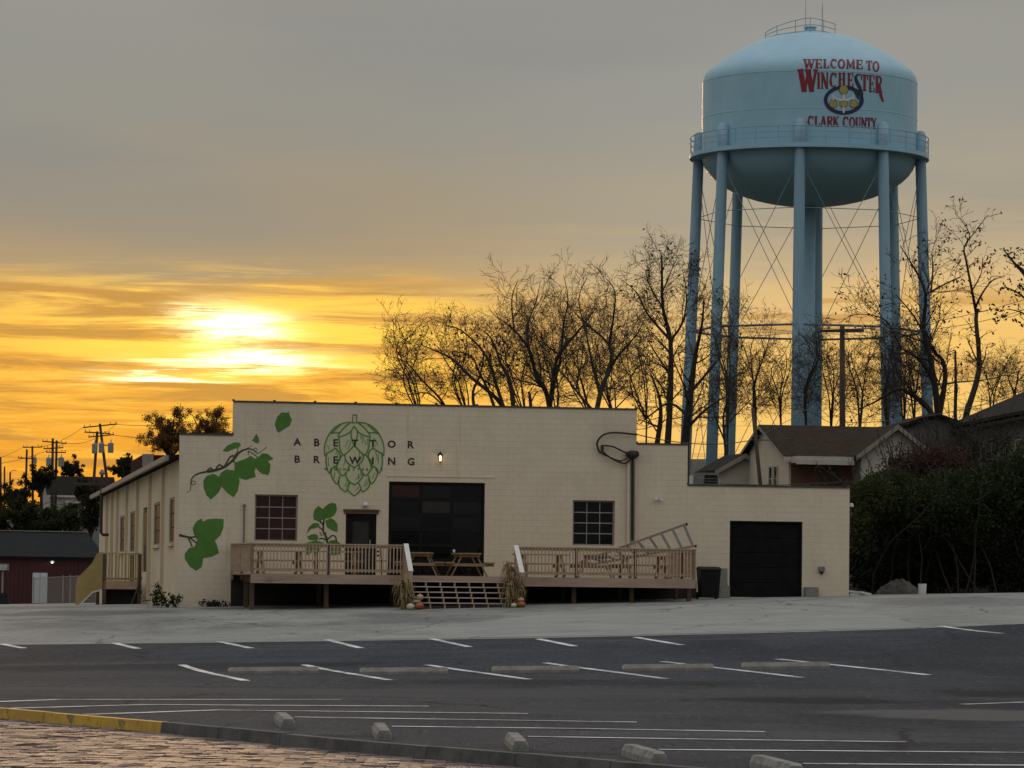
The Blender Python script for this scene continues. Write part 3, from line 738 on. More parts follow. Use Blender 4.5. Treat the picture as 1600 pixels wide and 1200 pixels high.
# entrance door
a, b, c, d = DR
drp = MB().box(a, a+.12, .06, .16, c, d).box(b-.12, b, .06, .16, c, d).box(a+.12, b-.12, .06, .16, d-.12, d).build('door', M['darkframe'], bld)
MB().box(a+.12, b-.12, .10, .15, c, c+.3).box(a+.12, a+.24, .10, .15, c+.3, d-.12).box(b-.24, b-.12, .10, .15, c+.3, d-.12).box(a+.24, b-.24, .10, .15, d-.24, d-.12).build('leaf', M['darkframe'], drp)
MB().box(a+.24, b-.24, .12, .13, c+.3, d-.24).build('pane', M['glass_g'], drp)
MB().box(b-.22, b-.18, .05, .10, c+.95, c+1.15).build('handle', M['gutter'], drp)
MB().box(a-.06, b+.06, -.04, .06, d, d+.10).box(a-.09, b+.09, -.06, .06, d+.10, d+.15).build('door_header', M['wooddark'], bld)
# big glazed sectional door
a, b, c, d = GD
gd = MB().box(a, a+.06, .06, .2, c, d).box(b-.06, b, .06, .2, c, d).box(a+.06, b-.06, .06, .2, d-.06, d).build('glass_door', M['darkframe'], bld, label='wide glazed sectional door behind the picnic tables')
rows = 6; ih = (d-.06-c)/rows; iw = (b-a-.12)/3
for j in range(rows):
    for i in range(3):
        x0, x1, y0, y1 = a+.06+i*iw+.04, a+.06+(i+1)*iw-.04, c+j*ih+.05, c+(j+1)*ih-.05
        mm = {5: ('glass_r', 'glass_m', 'glass_b'), 4: ('glass_m', 'glass_g', 'glass_m'), 3: ('glass_m', 'glass_b', 'glass_m')}.get(j, ('glass_b',)*3)[i]; mm = M[mm]  # paler and redder panes have reflections painted into their colour
        pn = MB().box((x0-x1)/2, (x1-x0)/2, -.004, .004, (y0-y1)/2, (y1-y0)/2).build('pane', mm, gd, loc=((x0+x1)/2, .140, (y0+y1)/2)); pn.rotation_euler = (rnd.uniform(-.012, .012), 0, rnd.uniform(-.01, .01))
for j in range(rows+1): MB().box(a+.06, b-.06, .11, .16, max(c, c+j*ih-.05), c+j*ih+.05 if j < rows else d-.06).build('section_rail', M['darkframe'], gd)
for i in range(4):
    MB().box(a+.06+i*iw-(.04 if i else 0), a+.06+i*iw+(.04 if i < 3 else 0), .117, .155, c+.05, d-.11).build('section_stile', M['darkframe'], gd)
MB().box(a-.10, b+.32, -.02, .0, d+.17, d+.205).build('lintel_ledge', M['wall'], bld)
# garage door of horizontal sections
a, b, c, d = GR
gg = MB().box(a, a+.05, .05, .2, c, d).box(b-.05, b, .05, .2, c, d).box(a+.05, b-.05, .05, .2, d-.05, d).build('garage_door', M['darkframe'], bld, label='closed black sectional garage door')
for j in range(5):
    y0 = c+(d-.05-c)*j/5; y1 = c+(d-.05-c)*(j+1)/5
    MB().box(a+.05, b-.05, .13, .18, y0+.006, y1-.006).build('panel', M['doorpanel'], gg)
    for i in range(4):
        x0 = a+.1+(b-a-.2)*i/4+.05; x1 = a+.1+(b-a-.2)*(i+1)/4-.05
        MB().box(x0, x1, .122, .13, y0+.1, y1-.1).build('raised_panel', M['doorpanel'], gg)

# ---- mural
zo = [0]
def flat(pts, m, name, t=-.004, parent=None, scale=None):
    P = [loc(*p) for p in pts]
    tri = tessellate_polygon([[Vector((s, z, 0)) for s, z in P]])
    b_ = MB(); b_.v = [(s, t, z) for s, z in P]; b_.f = [tuple(q) for q in tri]
    return b_.build(name, m, parent or bld, fix=True)
def catmull(pts, k=6, closed=False):
    out = []; n = len(pts); rng_ = range(n if closed else n-1)
    for i in rng_:
        p = [pts[(i+j) % n] if closed else pts[min(n-1, max(0, i+j))] for j in (-1, 0, 1, 2)]
        for q in range(k):
            t = q/k; out.append(tuple(.5*((2*p[1][c]) + (-p[0][c]+p[2][c])*t + (2*p[0][c]-5*p[1][c]+4*p[2][c]-p[3][c])*t*t + (-p[0][c]+3*p[1][c]-3*p[2][c]+p[3][c])*t**3) for c in (0, 1)))
    if not closed: out.append(tuple(pts[-1]))
    return out
def ribbon(mb, pts, w, t=-.006, conv=None, smooth=4):
    """brush stroke on the facade; pts in picture columns/rows, w in metres (number or (start, end))"""
    P = [Vector((*loc(*p),)) for p in (catmull(pts, smooth) if smooth else pts)]
    n = len(P); base = len(mb.v)
    for i, p in enumerate(P):
        d = P[min(i+1, n-1)]-P[max(0, i-1)]
        d = d.normalized() if d.length > 1e-9 else Vector((1, 0)); nn = Vector((-d.y, d.x))
        ww = (w if isinstance(w, (int, float)) else w[0]+(w[1]-w[0])*i/(n-1))/2
        for s_ in (-1, 1): q = p+nn*ww*s_; mb.v.append((q.x, t, q.y))
    for i in range(n-1): mb.f.append((base+2*i, base+2*i+1, base+2*i+3, base+2*i+2))
zc2 = lambda x, y: (285+x/8, 640+y/8)
zc3 = lambda x, y: (275+x/7.5, 790+y/7.5)
zc4 = lambda x, y: (460+x/8.889, 770+y/8.889)
zc1 = lambda x, y: (500+x/8.575, 640+y/8.575)
leafA = [[(1185,90),(1240,35),(1310,38),(1330,20),(1335,55),(1368,130),(1340,205),(1260,250),(1205,290),(1175,260),(1155,180)],
 [(925,300),(960,365),(955,425),(915,415),(868,385),(895,350)],
 [(500,520),(560,450),(640,412),(710,412),(732,445),(700,475),(640,490),(570,525)],
 [(385,800),(440,825),(480,870),(490,960),(450,1040),(355,1125),(300,1070),(265,980),(260,890),(300,830)],
 [(550,745),(640,760),(700,820),(715,900),(690,1020),(640,1095),(560,1040),(490,960),(450,850),(480,790)],
 [(650,660),(720,640),(800,610),(850,575),(890,600),(910,640),(930,700),(900,770),(918,840),(850,860),(790,880),(700,850),(650,780)],
 [(890,620),(940,600),(1000,545),(1060,550),(1140,615),(1070,645),(1100,680),(1095,760),(1075,820),(1000,805),(940,760),(905,700)]]
leafB = [[(245,180),(300,150),(315,190),(370,160),(460,152),(560,158),(555,260),(520,350),(460,405),(400,420),(250,400),(210,340),(195,270),(215,220)],
 [(250,400),(440,395),(475,450),(505,555),(420,600),(320,615),(300,720),(235,765),(160,710),(105,630),(100,570),(150,500),(220,480)]]
leafC = [[(335,180),(390,225),(470,155),(530,140),(575,150),(592,230),(560,310),(500,345),(440,360),(330,400),(270,370),(260,310),(280,230)],
 [(430,390),(500,350),(560,380),(600,440),(598,545),(520,520),(450,480)], [(165,575),(200,480),(260,420),(330,420),(350,460),(300,490),(230,500)],
 [(175,610),(240,575),(310,575),(335,620),(320,660),(200,655)], [(150,700),(300,660),(420,700),(340,820),(290,790),(180,870),(150,800)], [(450,720),(500,660),(560,655),(640,700),(650,850),(560,870),(460,860)]]
for i, (grp, cv) in enumerate(((leafA, zc2), (leafB, zc3), (leafC, zc4))):
    for k, pl in enumerate(grp): flat([cv(*p) for p in pl], M['leafpaint'], 'mural_leaf', -.004-.0012*(k % 3))
def strokes(name, lst, cv, m, t=-.0085):
    b_ = MB()
    for k, (pts, w_) in enumerate(lst): ribbon(b_, [cv(*p) for p in pts], w_, t-.0006*(k % 4))
    return b_.build(name, m, bld, fix=True)
def circ(cx, cy, r): return [(cx+r*math.cos(a*math.pi/6), cy+r*math.sin(a*math.pi/6)) for a in range(13)]
strokes('mural_vine', [([(40,1045),(95,1010),(105,940),(110,880),(150,825),(230,790),(320,775)], (.01, .06)), ([(320,775),(420,755),(520,720),(600,660),(660,600),(700,545),(760,505)], (.09, .06)),
  ([(760,505),(830,490),(890,505),(940,545),(1000,510),(1060,465)], (.05, .012)), ([(300,775),(350,730),(400,760),(460,690),(520,710),(590,600),(640,580),(640,660)], .05),
  ([(640,590),(690,520),(690,480)], .025), ([(740,520),(800,490),(880,440)], (.03, .008)), ([(830,520),(900,560),(940,600)], .03), ([(825,510),(825,570)], .02), (circ(137,915,24), .018), (circ(915,500,20), .018)], zc2, M['stempaint'])
strokes('mural_vine', [([(35,345),(100,360),(160,370),(245,365)], (.09, .04)), ([(140,370),(190,480)], .045), ([(160,375),(245,440)], .045)], zc3, M['stempaint'])
strokes('mural_vine', [([(350,390),(400,450),(400,540),(440,610),(460,700)], (.05, .075)), ([(412,365),(405,450)], .055), ([(335,470),(395,515)], .04), ([(340,640),(400,635),(450,665)], .04),
  ([(460,650),(520,595),(570,610),(585,680)], .045), ([(350,545),(385,600)], .03), ([(440,545),(430,590)], .03)], zc4, M['stempaint'])
half = [[(458,178),(380,173),(290,190),(200,240),(130,320),(80,420),(58,520),(65,622)], [(65,622),(92,585),(150,555),(205,515)], [(140,322),(190,310),(262,312)], [(290,192),(240,235),(150,318)],
 [(400,180),(320,245),(262,320),(245,365),(300,355),(370,325),(420,280),(458,220)], [(245,365),(258,420),(262,490),(285,570),(315,612)], [(315,612),(370,570),(420,520),(458,482)],
 [(415,285),(418,360),(440,440),(458,482)], [(92,585),(80,680),(92,790),(125,850),(150,805),(195,755)], [(205,515),(255,560),(270,640),(240,720),(215,760)], [(330,605),(345,680),(400,740),(458,775)],
 [(300,610),(240,690),(225,770),(255,840),(305,885),(345,850),(380,790),(395,735)], [(150,805),(150,880),(190,960),(228,995),(250,950),(268,880)], [(350,850),(345,890),(390,960),(458,1008)],
 [(250,950),(255,1020),(300,1075),(350,1100),(375,1040),(400,980)], [(365,1055),(400,1110),(458,1158)], [(195,755),(215,780),(230,800)]]
hl = []
for ln in half:
    hl.append((ln, .046)); hl.append(([(916-x, y) for x, y in ln], .046))
hl += [([(440,70),(436,178)], .034), ([(490,70),(490,178)], .034), ([(436,72),(494,72)], .034)]
for ln in ([(535,340),(560,400),(570,450)], [(560,350),(600,420),(610,470)], [(640,390),(630,430),(632,480)], [(380,400),(360,450),(335,500)], [(410,420),(395,480),(360,530)], [(520,540),(530,590),(520,640)], [(560,570),(560,620),(530,690)],
           [(215,520),(220,560),(210,600)], [(235,540),(240,600),(220,640)], [(690,400),(720,450),(740,500)], [(715,380),(760,440),(770,480)], [(780,590),(785,650),(780,720)], [(740,560),(760,620),(765,680)],
           [(520,850),(510,900),(480,940)], [(550,830),(540,880),(510,930)], [(330,660),(335,700),(310,760)], [(360,930),(355,980),(330,1020)], [(385,950),(375,1000),(345,1040)], [(620,930),(610,980),(580,1030)], [(650,920),(640,980),(610,1030)], [(510,1040),(490,1080)], [(680,650),(690,700),(670,760)],
           [(190,830),(195,870),(185,920)], [(730,850),(715,890),(700,920)], [(120,640),(110,700),(120,760)], [(100,470),(110,500),(120,540)]):
    hl.append((ln, .022))
strokes('mural_hop', hl, zc1, M['hopline'], -.0075)
outl = [(458,178),(380,173),(290,190),(200,240),(130,320),(80,420),(58,520),(80,600),(80,680),(92,790),(125,850),(150,880),(190,960),(240,1000),(300,1075),(365,1090),(400,1110)]
flat([zc1(*p) for p in outl + [(458, 1158)] + [(916-x, y) for x, y in outl[:0:-1]]], M['hopfill'], 'mural_hop_fill', -.0025)
# painted lettering
_cache = {}
def glyph(ch):
    if ch not in _cache:
        cu = bpy.data.curves.new('glyph', 'FONT'); cu.body = ch; cu.size = 1; cu.resolution_u = 3; cu.offset = .022
        o = bpy.data.objects.new('glyph', cu); col.objects.link(o); bpy.context.view_layer.update()
        dg = bpy.context.evaluated_depsgraph_get(); me = bpy.data.meshes.new_from_object(o.evaluated_get(dg))
        vs_ = [tuple(v.co) for v in me.vertices]; fs = [tuple(p.vertices) for p in me.polygons]
        bpy.data.objects.remove(o); bpy.data.curves.remove(cu); bpy.data.meshes.remove(me)
        _cache[ch] = (vs_, fs)
    return _cache[ch]
def letter(ch, px, py, hpx, m, t=-.012, bold=1.0):
    vs_, fs = glyph(ch); x0 = min(v[0] for v in vs_); x1 = max(v[0] for v in vs_); y0 = min(v[1] for v in vs_); y1 = max(v[1] for v in vs_)
    s0, z0 = loc(px, py+hpx/2); h = loc(px, py-hpx/2)[1]-z0; k = h/(y1-y0)
    b_ = MB(); b_.v = [(s0+(v[0]-(x0+x1)/2)*k*bold, t, z0+(v[1]-y0)*k) for v in vs_]; b_.f = fs
    return b_.build('letter', m, bld)
xs_ = [464.5, 495, 524.5, 554.5, 582.5, 611.8, 642]
for i, (a, b) in enumerate(zip('ABETTOR', 'BREWING')):
    letter(a, xs_[i], 690.5+4.2*i/6, 11.5, M['black'], bold=1.05); letter(b, xs_[i], 717.3+4.0*i/6, 11.5, M['black'], bold=1.05)
for i, ch in enumerate('WINCHESTER KY'):
    if ch != ' ': letter(ch, 509.5+7.2*i, 733+.07*i, 4.2, M['stempaint'])

# dark band painting the shade below the decks onto the wall
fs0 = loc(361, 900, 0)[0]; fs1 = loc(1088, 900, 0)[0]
MB().box(fs0, fs1, -.022, -.006, .2, FLOOR-.06).build('painted_shade_band', M['deck_shade'], bld)

# ================================================================ THINGS ON THE FACADE
def rooted(name, label, cat, s, t, z, group=None):
    p = wld(s, t, z); return thing(name, label, cat, p, YAW, group)
# lit lantern
s, z = loc(687, 716)
ln = rooted('wall_lantern', 'lit wall lantern glowing warm beside the painted lettering', 'lamp', s, 0, z)
MB().box(-.05, .05, -.03, -.012, -.02, .16).bar((0, -.02, .12), (0, -.14, .14), .025, .025).build('bracket', M['black'], ln)
MB().lathe([(.11, .09), (.10, .11), (.02, .19), (.012, .22)], 8, (0, -.14, 0), cap=True).build('cap', M['black'], ln)
MB().lathe([(.03, -.10), (.045, -.04), (.045, .05), (.02, .085)], 10, (0, -.14, 0), cap=True).build('bulb', M['bulb'], ln, smooth=True)
MB().lathe([(.02, -.16), (.055, -.13), (.06, -.115)], 8, (0, -.14, 0), cap=True).build('base', M['black'], ln)
for k in range(4):
    a = k*math.pi/2+.78; MB().bar((.06*math.cos(a), -.14+.06*math.sin(a), -.12), (.085*math.cos(a), -.14+.085*math.sin(a), .09), .012, .012).build('cage_bar', M['black'], ln)
pl = bpy.data.lights.new('lantern_light', 'POINT'); pl.energy = 0.4; pl.color = (1, .6, .25); pl.shadow_soft_size = .05
plo = bpy.data.objects.new('lantern_light', pl); col.objects.link(plo); plo.parent = ln; plo.location = (0, -.30, -.02)
s, z = loc(570.5, 788.5)
o = rooted('door_light', 'small white dome light above the entrance door', 'lamp', s, 0, z)
MB().lathe([(.0, .08), (.05, .07), (.09, .02), (.10, -.02), (.09, -.05)], 12, (0, -.11, 0), cap=True).build('dome', M['white'], o, smooth=True)
MB().box(-.05, .05, -.05, -.012, -.06, .04).build('base', M['greybox'], o)
s, z = loc(1028, 779)
o = rooted('flood_light', 'tiny twin head floodlight high on the wall over the ladder', 'lamp', s, 0, z)
MB().box(-.05, .05, -.04, -.012, -.05, .05).build('base', M['white'], o)
for k in (-1, 1): MB().lathe([(.02, 0), (.055, -.02), (.06, -.09)], 10, (k*.09, -.1, .03), cap=True).build('head', M['white'], o)
s, z = loc(1283, 890)
o = rooted('meter_box', 'grey weathered wall box with round bottom right of the garage door', 'wall box', s, 0, z)
MB().box(-.10, .10, -.12, -.012, -.06, .10).build('box', M['greybox'], o)
MB().lathe([(.02, -.16), (.06, -.12), (.08, -.06)], 10, (0, -.07, 0), cap=True).build('spout', M['black'], o)
# thin pipe with a cap standing on the wall
s, z = loc(381.5, 790); z2 = loc(381.5, 862)[1]
o = rooted('vent_pipe', 'thin grey vent pipe on the wall left of the grid window', 'pipe', s, 0, z2)
MB().tube([(0, -.06, 0), (0, -.06, z-z2)], .028, 8).build('tube', M['greybox'], o)
MB().lathe([(.05, -.04), (.06, .02), (.02, .06)], 10, (0, -.06, z-z2), cap=True).build('cap', M['greybox'], o)
# electric service: conduits, weatherhead, drooping cables
def fp(px, py, t): a, b = loc(px, py, t); return wld(a, t, b)
o = thing('electric_service', 'black service mast with looping cables on the right of the facade', 'electric service', wld(loc(986, 720)[0], 0, loc(986, 845)[1]))
def wt(p): return Vector(p)-o.location
MB().tube([wt(fp(988.5, 716, -.1)), wt(fp(988, 845, -.1))], .045, 8).build('conduit', M['black'], o)
MB().tube([wt(fp(982, 722, -.07)), wt(fp(981.5, 850, -.07))], .05, 8).build('conduit', M['wall'], o)
MB().tube([wt(fp(993.5, 722, -.06)), wt(fp(993, 850, -.06))], .03, 8).build('conduit', M['wall'], o)
c0 = wt(fp(988, 711, -.12))
MB().lathe([(.08, -.14), (.16, -.06), (.17, .06), (.10, .15)], 10, c0, cap=True).build('weatherhead', M['black'], o, smooth=True)
MB().box(c0.x-.22, c0.x+.2, c0.y-.06, c0.y+.06, c0.z-.03, c0.z+.11).build('cable_clamp', M['black'], o)
def spl(pts, k=6):
    out = []; n = len(pts)
    for i in range(n-1):
        p = [Vector(pts[min(n-1, max(0, i+j))]) for j in (-1, 0, 1, 2)]
        for q in range(k):
            t = q/k; out.append(.5*((2*p[1]) + (p[2]-p[0])*t + (2*p[0]-5*p[1]+4*p[2]-p[3])*t*t + (3*p[1]-p[0]-3*p[2]+p[3])*t**3))
    out.append(Vector(pts[-1])); return out
for pts, r_ in (([(996, 679), (960, 676), (942, 680), (933, 692), (936, 705), (941, 708)], .035), ([(941, 696), (958, 698), (975, 706), (985, 709)], .03), ([(941, 705), (955, 716), (975, 724), (985, 718)], .03), ([(941, 709), (952, 714), (970, 720), (984, 713)], .025),
                ([(990, 716), (997, 712), (996, 706), (988, 706)], .03)):
    MB().tube(spl([wt(fp(x, y, -.14)) for x, y in pts]), r_, 6).build('cable', M['black'], o)
MB().box(-.04, .04, -.14, -.012, -.12, .12).build('wall_bracket', M['black'], o, loc=wt(fp(941, 701, 0)))
# concrete blocks by the garage door
def blockpile(px0, px1, y0, lab, t=-.3):
    a = loc(px0, 925, t)[0]; b = loc(px1, 925, t)[0]; zb = gl((a+b)/2, t); zt = loc((px0+px1)/2, y0, t)[1]
    o = thing('concrete_block', lab, 'block', wld((a+b)/2, t, zb), YAW)
    wd = (b-a)/2; m = MB().box(-wd, wd, 0, .25, -.03, zt-zb); m.build('body', M['blockgrey'], o)
    MB().box(-wd+.03, wd-.03, -.012, 0, .03, zt-zb-.03).build('face', M['blockgrey'], o); return o
blockpile(1258.5, 1279, 917.5, 'square grey concrete block at the right foot of the garage door')
blockpile(1124.5, 1140.5, 915.5, 'square grey concrete block at the left foot of the garage door')
a = loc(1125, 900, -.1)[0]; b = loc(1138, 900, -.1)[0]; zt = loc(1131, 888, -.1)[1]; zb = gl(a, -.1)
o = thing('stone_guard', 'upright grey concrete guard post left of the garage door', 'post', wld((a+b)/2, -.03, zb), YAW)
MB().hexa([(-.14, -.02, 0), (.14, -.02, 0), (.14, .02, 0), (-.14, .02, 0), (-.12, -.015, zt-zb), (.12, -.015, zt-zb), (.12, .02, zt-zb), (-.12, .02, zt-zb)]).build('body', M['blockgrey'], o)
MB().box(-.15, .15, -.025, .022, -.02, .06).build('foot', M['blockgrey'], o)

# ================================================================ DECKS
TF = -4.0                                   # front plane of the decks
FZ = loc(520, 897.5, TF)[1]                 # floor level
RAILH = loc(520, 849.5, TF)[1]-FZ
FASC = .30
def deck(name, lab, s_wall, s0, s1, left_cut):
    d = thing(name, lab, 'deck', wld(s0, TF, 0), YAW)
    W = s1-s0; D = -TF-.02
    def X(s): return s-s0
    # floor boards run along the front
    nb = 27; bw = D/nb
    for i in range(nb):
        xl_ = (s_wall-s0)*((i+.5)/nb)
        MB().box(xl_, W, i*bw+.003, (i+1)*bw-.003, FZ-.04, FZ).build('floor_board', M['wood'], d)
    MB().box(0, W, -.05, -.004, FZ-FASC, FZ-.02).build('fascia', M['woodlite'], d)
    MB().box(0, W, .02, .07, FZ-FASC+.03, FZ-.045).build('rim_joist', M['wooddark'], d)
    for i in range(int(W/1.2)+1):
        x = min(W-.06, .1+i*1.2); MB().box(x-.02, x+.02, .08, D-.05, FZ-.26, FZ-.045).build('joist', M['wooddark'], d)
    # posts below
    k = max(2, int(W/1.9)+1)
    for i in range(k):
        x = .10+(W-.2)*i/(k-1)
        for y in (.55, 2.6):
            zb = gl(s0+x, TF+y); MB().box(x-.07, x+.07, y-.07, y+.07, zb-.05, FZ-.27).build('support_post', M['wooddark'], d)
    # railing
    seg = [((.05, 0.02), (W-.05, .02))]
    if left_cut: seg.append(((s_wall-s0+.05, D-.1), (.05, .02)))
    else: seg.append(((W-.05, .02), (W-.05, D-.1)))
    for (ax, ay), (bx, by) in seg:
        L = math.hypot(bx-ax, by-ay); ux, uy = (bx-ax)/L, (by-ay)/L
        MB().bar((ax, ay, FZ+RAILH-.02), (bx, by, FZ+RAILH-.02), .14, .038).build('top_rail', M['wood'], d)
        MB().bar((ax, ay, FZ+RAILH-.085), (bx, by, FZ+RAILH-.085), .04, .085).build('upper_rail', M['wood'], d)
        MB().bar((ax, ay, FZ+.13), (bx, by, FZ+.13), .04, .085).build('lower_rail', M['wood'], d)
        nbal = int(L/.112)
        for i in range(1, nbal):
            x, y = ax+ux*L*i/nbal+uy*.04, ay+uy*L*i/nbal-ux*.04
            MB().box(x-.019, x+.019, y-.019, y+.019, FZ+.05, FZ+RAILH-.045).build('baluster', M['wood'], d)
        npost = max(2, int(L/1.75)+1)
        for i in range(npost):
            x, y = ax+ux*L*i/(npost-1), ay+uy*L*i/(npost-1)
            MB().box(x-.045, x+.045, y-.04, y+.045, FZ-.2, FZ+RAILH-.04).build('rail_post', M['wooddark'] if 0 < i < npost-1 else M['wood'], d)
    return d
sL0 = loc(392, 870, TF)[0]; sLw = loc(361, 870, -.3)[0]; sL1 = loc(634, 870, TF)[0]
sR0 = loc(806, 870, TF)[0]; sR1 = loc(1087, 870, TF)[0]
deck('wooden_deck', 'raised wooden deck with slatted railing under the hop mural', sLw, sL0, sL1, True)
deck('wooden_deck', 'raised wooden deck with slatted railing below the right grid window', sR0, sR0, sR1, False)
# left deck: lower diagonal skirt posts at its corner
# landing and stairs between the decks
la, lb = sL1+.02, sR0-.02
lan = thing('deck_stairs', 'wide open-riser wooden stairs and landing between the two decks', 'stairs', wld(la, TF, 0), YAW)
Wd = lb-la
for i in range(27):
    MB().box(.01, Wd-.01, i*(3.95/27)+.003, (i+1)*(3.95/27)-.003, FZ-.04, FZ-.002).build('floor_board', M['wood'], lan)
MB().box(.01, Wd-.01, -.045, -.004, FZ-.20, FZ-.012).build('fascia', M['woodlite'], lan)
gz = gl(la+Wd/2, TF-1.2); nst = 5; rise = (FZ-gz)/(nst+1)
for i in range(nst):
    zt = FZ-rise*(i+1); y1 = -.05-.27*i
    MB().box(.10, Wd-.10, y1-.29, y1-.15, zt-.035, zt).build('tread', M['treadwood'], lan)
    MB().box(.10, Wd-.10, y1-.145, y1-.005, zt-.035, zt).build('tread', M['treadwood'], lan)
for i in range(8):
    x = .14+(Wd-.28)*i/7
    st = MB()
    pts = [(x-.02, -.05, FZ-.22)]
    for k in range(nst):
        zt = FZ-rise*(k+1)-.037; y1 = -.05-.27*k
        st.box(x-.019, x+.019, y1-.27, y1, zt-rise*.98, zt)
    st.build('stringer', M['wood'], lan)
for sx, px0, px1, ya, yb in ((0, 628, 648, 850.5, 895), (1, 797, 812, 854.5, 898)):
    x = -.02 if sx == 0 else Wd+.02
    A = Vector((x, -.02, FZ+RAILH+.02)); B = Vector((x, -1.30, FZ+.12))
    MB().bar(A, B, .15, .04).build('hand_rail', M['woodcap'], lan)
    MB().bar(A-Vector((0, 0, .07)), B-Vector((0, 0, .07)), .04, .09).build('rail_board', M['wood'], lan)
    for k in range(1, 11):
        p = A.lerp(B, k/11); MB().box(x-.018, x+.018, p.y-.018, p.y+.018, p.z-.82, p.z-.10).build('baluster', M['wood'], lan)
    zb = gl(la+x, TF-1.3); MB().box(x-.05, x+.05, -1.33, -1.23, zb-.03, FZ+.14).build('newel_post', M['wood'], lan)
    MB().box(x-.05, x+.05, -.07, .03, FZ-.2, FZ+RAILH-.02).build('newel_post', M['wood'], lan)

# ---- picnic tables
def picnic():
    o = thing('picnic_table', 'x', 'picnic table')
    for i in range(5): MB().box(-.90, .90, -.36+i*.147, -.36+i*.147+.137, .71, .75).build('table_plank', M['picnic'], o)
    for sg in (-1, 1):
        for i in range(2): MB().box(-.90, .90, sg*.66-.14+i*.145, sg*.66-.14+i*.145+.136, .41, .45).build('bench_plank', M['picnic'], o)
    for ex in (-.62, .62):
        for sg in (-1, 1): MB().bar((ex, sg*.58, 0), (ex, sg*.22, .71), .04, .10, up=(1, 0, 0)).build('leg', M['picnic'], o)
        MB().box(ex-.062, ex-.022, -.80, .80, .32, .41).build('bench_beam', M['picnic'], o)
        MB().box(ex-.062, ex-.022, -.34, .34, .62, .71).build('table_beam', M['picnic'], o)
    return o
pt = picnic(); first = [True]
def put_table(px, t, rz, lab):
    o = pt if first[0] else dup(pt); first[0] = False
    s = loc(px, 880, t)[0]; p = wld(s, t, FZ+.001); place(o, p, YAW+rz, lab); o['group'] = 'picnic tables on the decks'
put_table(729, -1.9, R(90), 'picnic table standing end on before the glazed door, with a white cup')
put_table(657, -2.2, R(78), 'picnic table partly hidden behind the left stair rail')
put_table(437, -1.6, R(4), 'picnic table behind the railing below the left grid window')
put_table(524, -2.4, R(-8), 'picnic table behind the railing in front of the painted plant')
put_table(846, -2.0, R(3), 'picnic table behind the right deck railing, next to the stairs')
put_table(930, -2.2, R(84), 'picnic table end on behind the right deck railing below the grid window')
put_table(1005, -1.8, R(6), 'picnic table behind the right deck railing, under the ladder')
s, z = loc(712, 870, -2.3)
o = tag(MB().lathe([(.0, 0), (.036, 0), (.042, .10), (.040, .10), (.034, .01), (0, .01)], 14).build('cup', M['white'], smooth=True), 'small white cup standing on the picnic table at the glazed door', 'cup'); o.location = wld(s, -1.9, FZ+.752)
# metal chair on the left deck
s = loc(591, 880, -2.6)[0]
ch = thing('metal_chair', 'dark metal chair behind the railing by the entrance door', 'chair', wld(s, -2.6, FZ), YAW+.3)
MB().box(-.21, .21, -.21, .21, .44, .47).build('seat', M['plastic'], ch)
for x in (-.2, .2):
    for y in (-.2, .2): MB().bar((x*1.1, y*1.1, 0), (x, y, .44), .025, .025).build('leg', M['plastic'], ch)
for x in (-.2, .2): MB().bar((x, .2, .47), (x, .27, .92), .025, .025).build('back_post', M['plastic'], ch)
for k in range(3): MB().box(-.2, .2, .225+.02*k, .245+.02*k, .60+k*.13, .66+k*.13).build('back_slat', M['plastic'], ch)

# ---- stepladder lying on its side over the right railing
A1, A2 = fp(905, 879, TF+.6), fp(1072, 819, TF+.2); B1, B2 = fp(925, 882, TF+.55), fp(1086, 853, TF+.12)
lad = thing('step_ladder', 'folded aluminium stepladder lying on its side across the right deck railing', 'ladder', wld(loc(1000, 860, TF)[0], TF+.4, FZ))
rel = lambda p: Vector(p)-lad.location
off = Vector((0, .22, 0))
MB().bar(rel(A1), rel(A2), .03, .075).build('side_rail', M['fibre'], lad); MB().bar(rel(B1), rel(B2), .03, .075).build('side_rail', M['fibre'], lad)
MB().bar(rel(A1+off), rel(A2+off+Vector((.05, 0, .02))), .03, .05).build('rear_rail', M['fibre'], lad); MB().bar(rel(B1+off), rel(B2+off), .03, .05).build('rear_rail', M['fibre'], lad)
for k in range(9):
    f = .12+.86*k/8; p, q = A1.lerp(A2, f), B1.lerp(B2, f)
    MB().bar(rel(p), rel(q), .085, .03, up=(0, .4, .2)).build('step', M['alum'], lad)
    if k % 3 == 1: MB().bar(rel(p+off), rel(q+off), .03, .02).build('rear_brace', M['alum'], lad)
MB().bar(rel(A1), rel(B1), .14, .12).build('top_cap', M['fibre'], lad)
for q in (A2, B2): MB().bar(rel(q), rel(q+Vector((.05, 0, -.015))), .05, .09).build('foot', M['plastic'], lad)

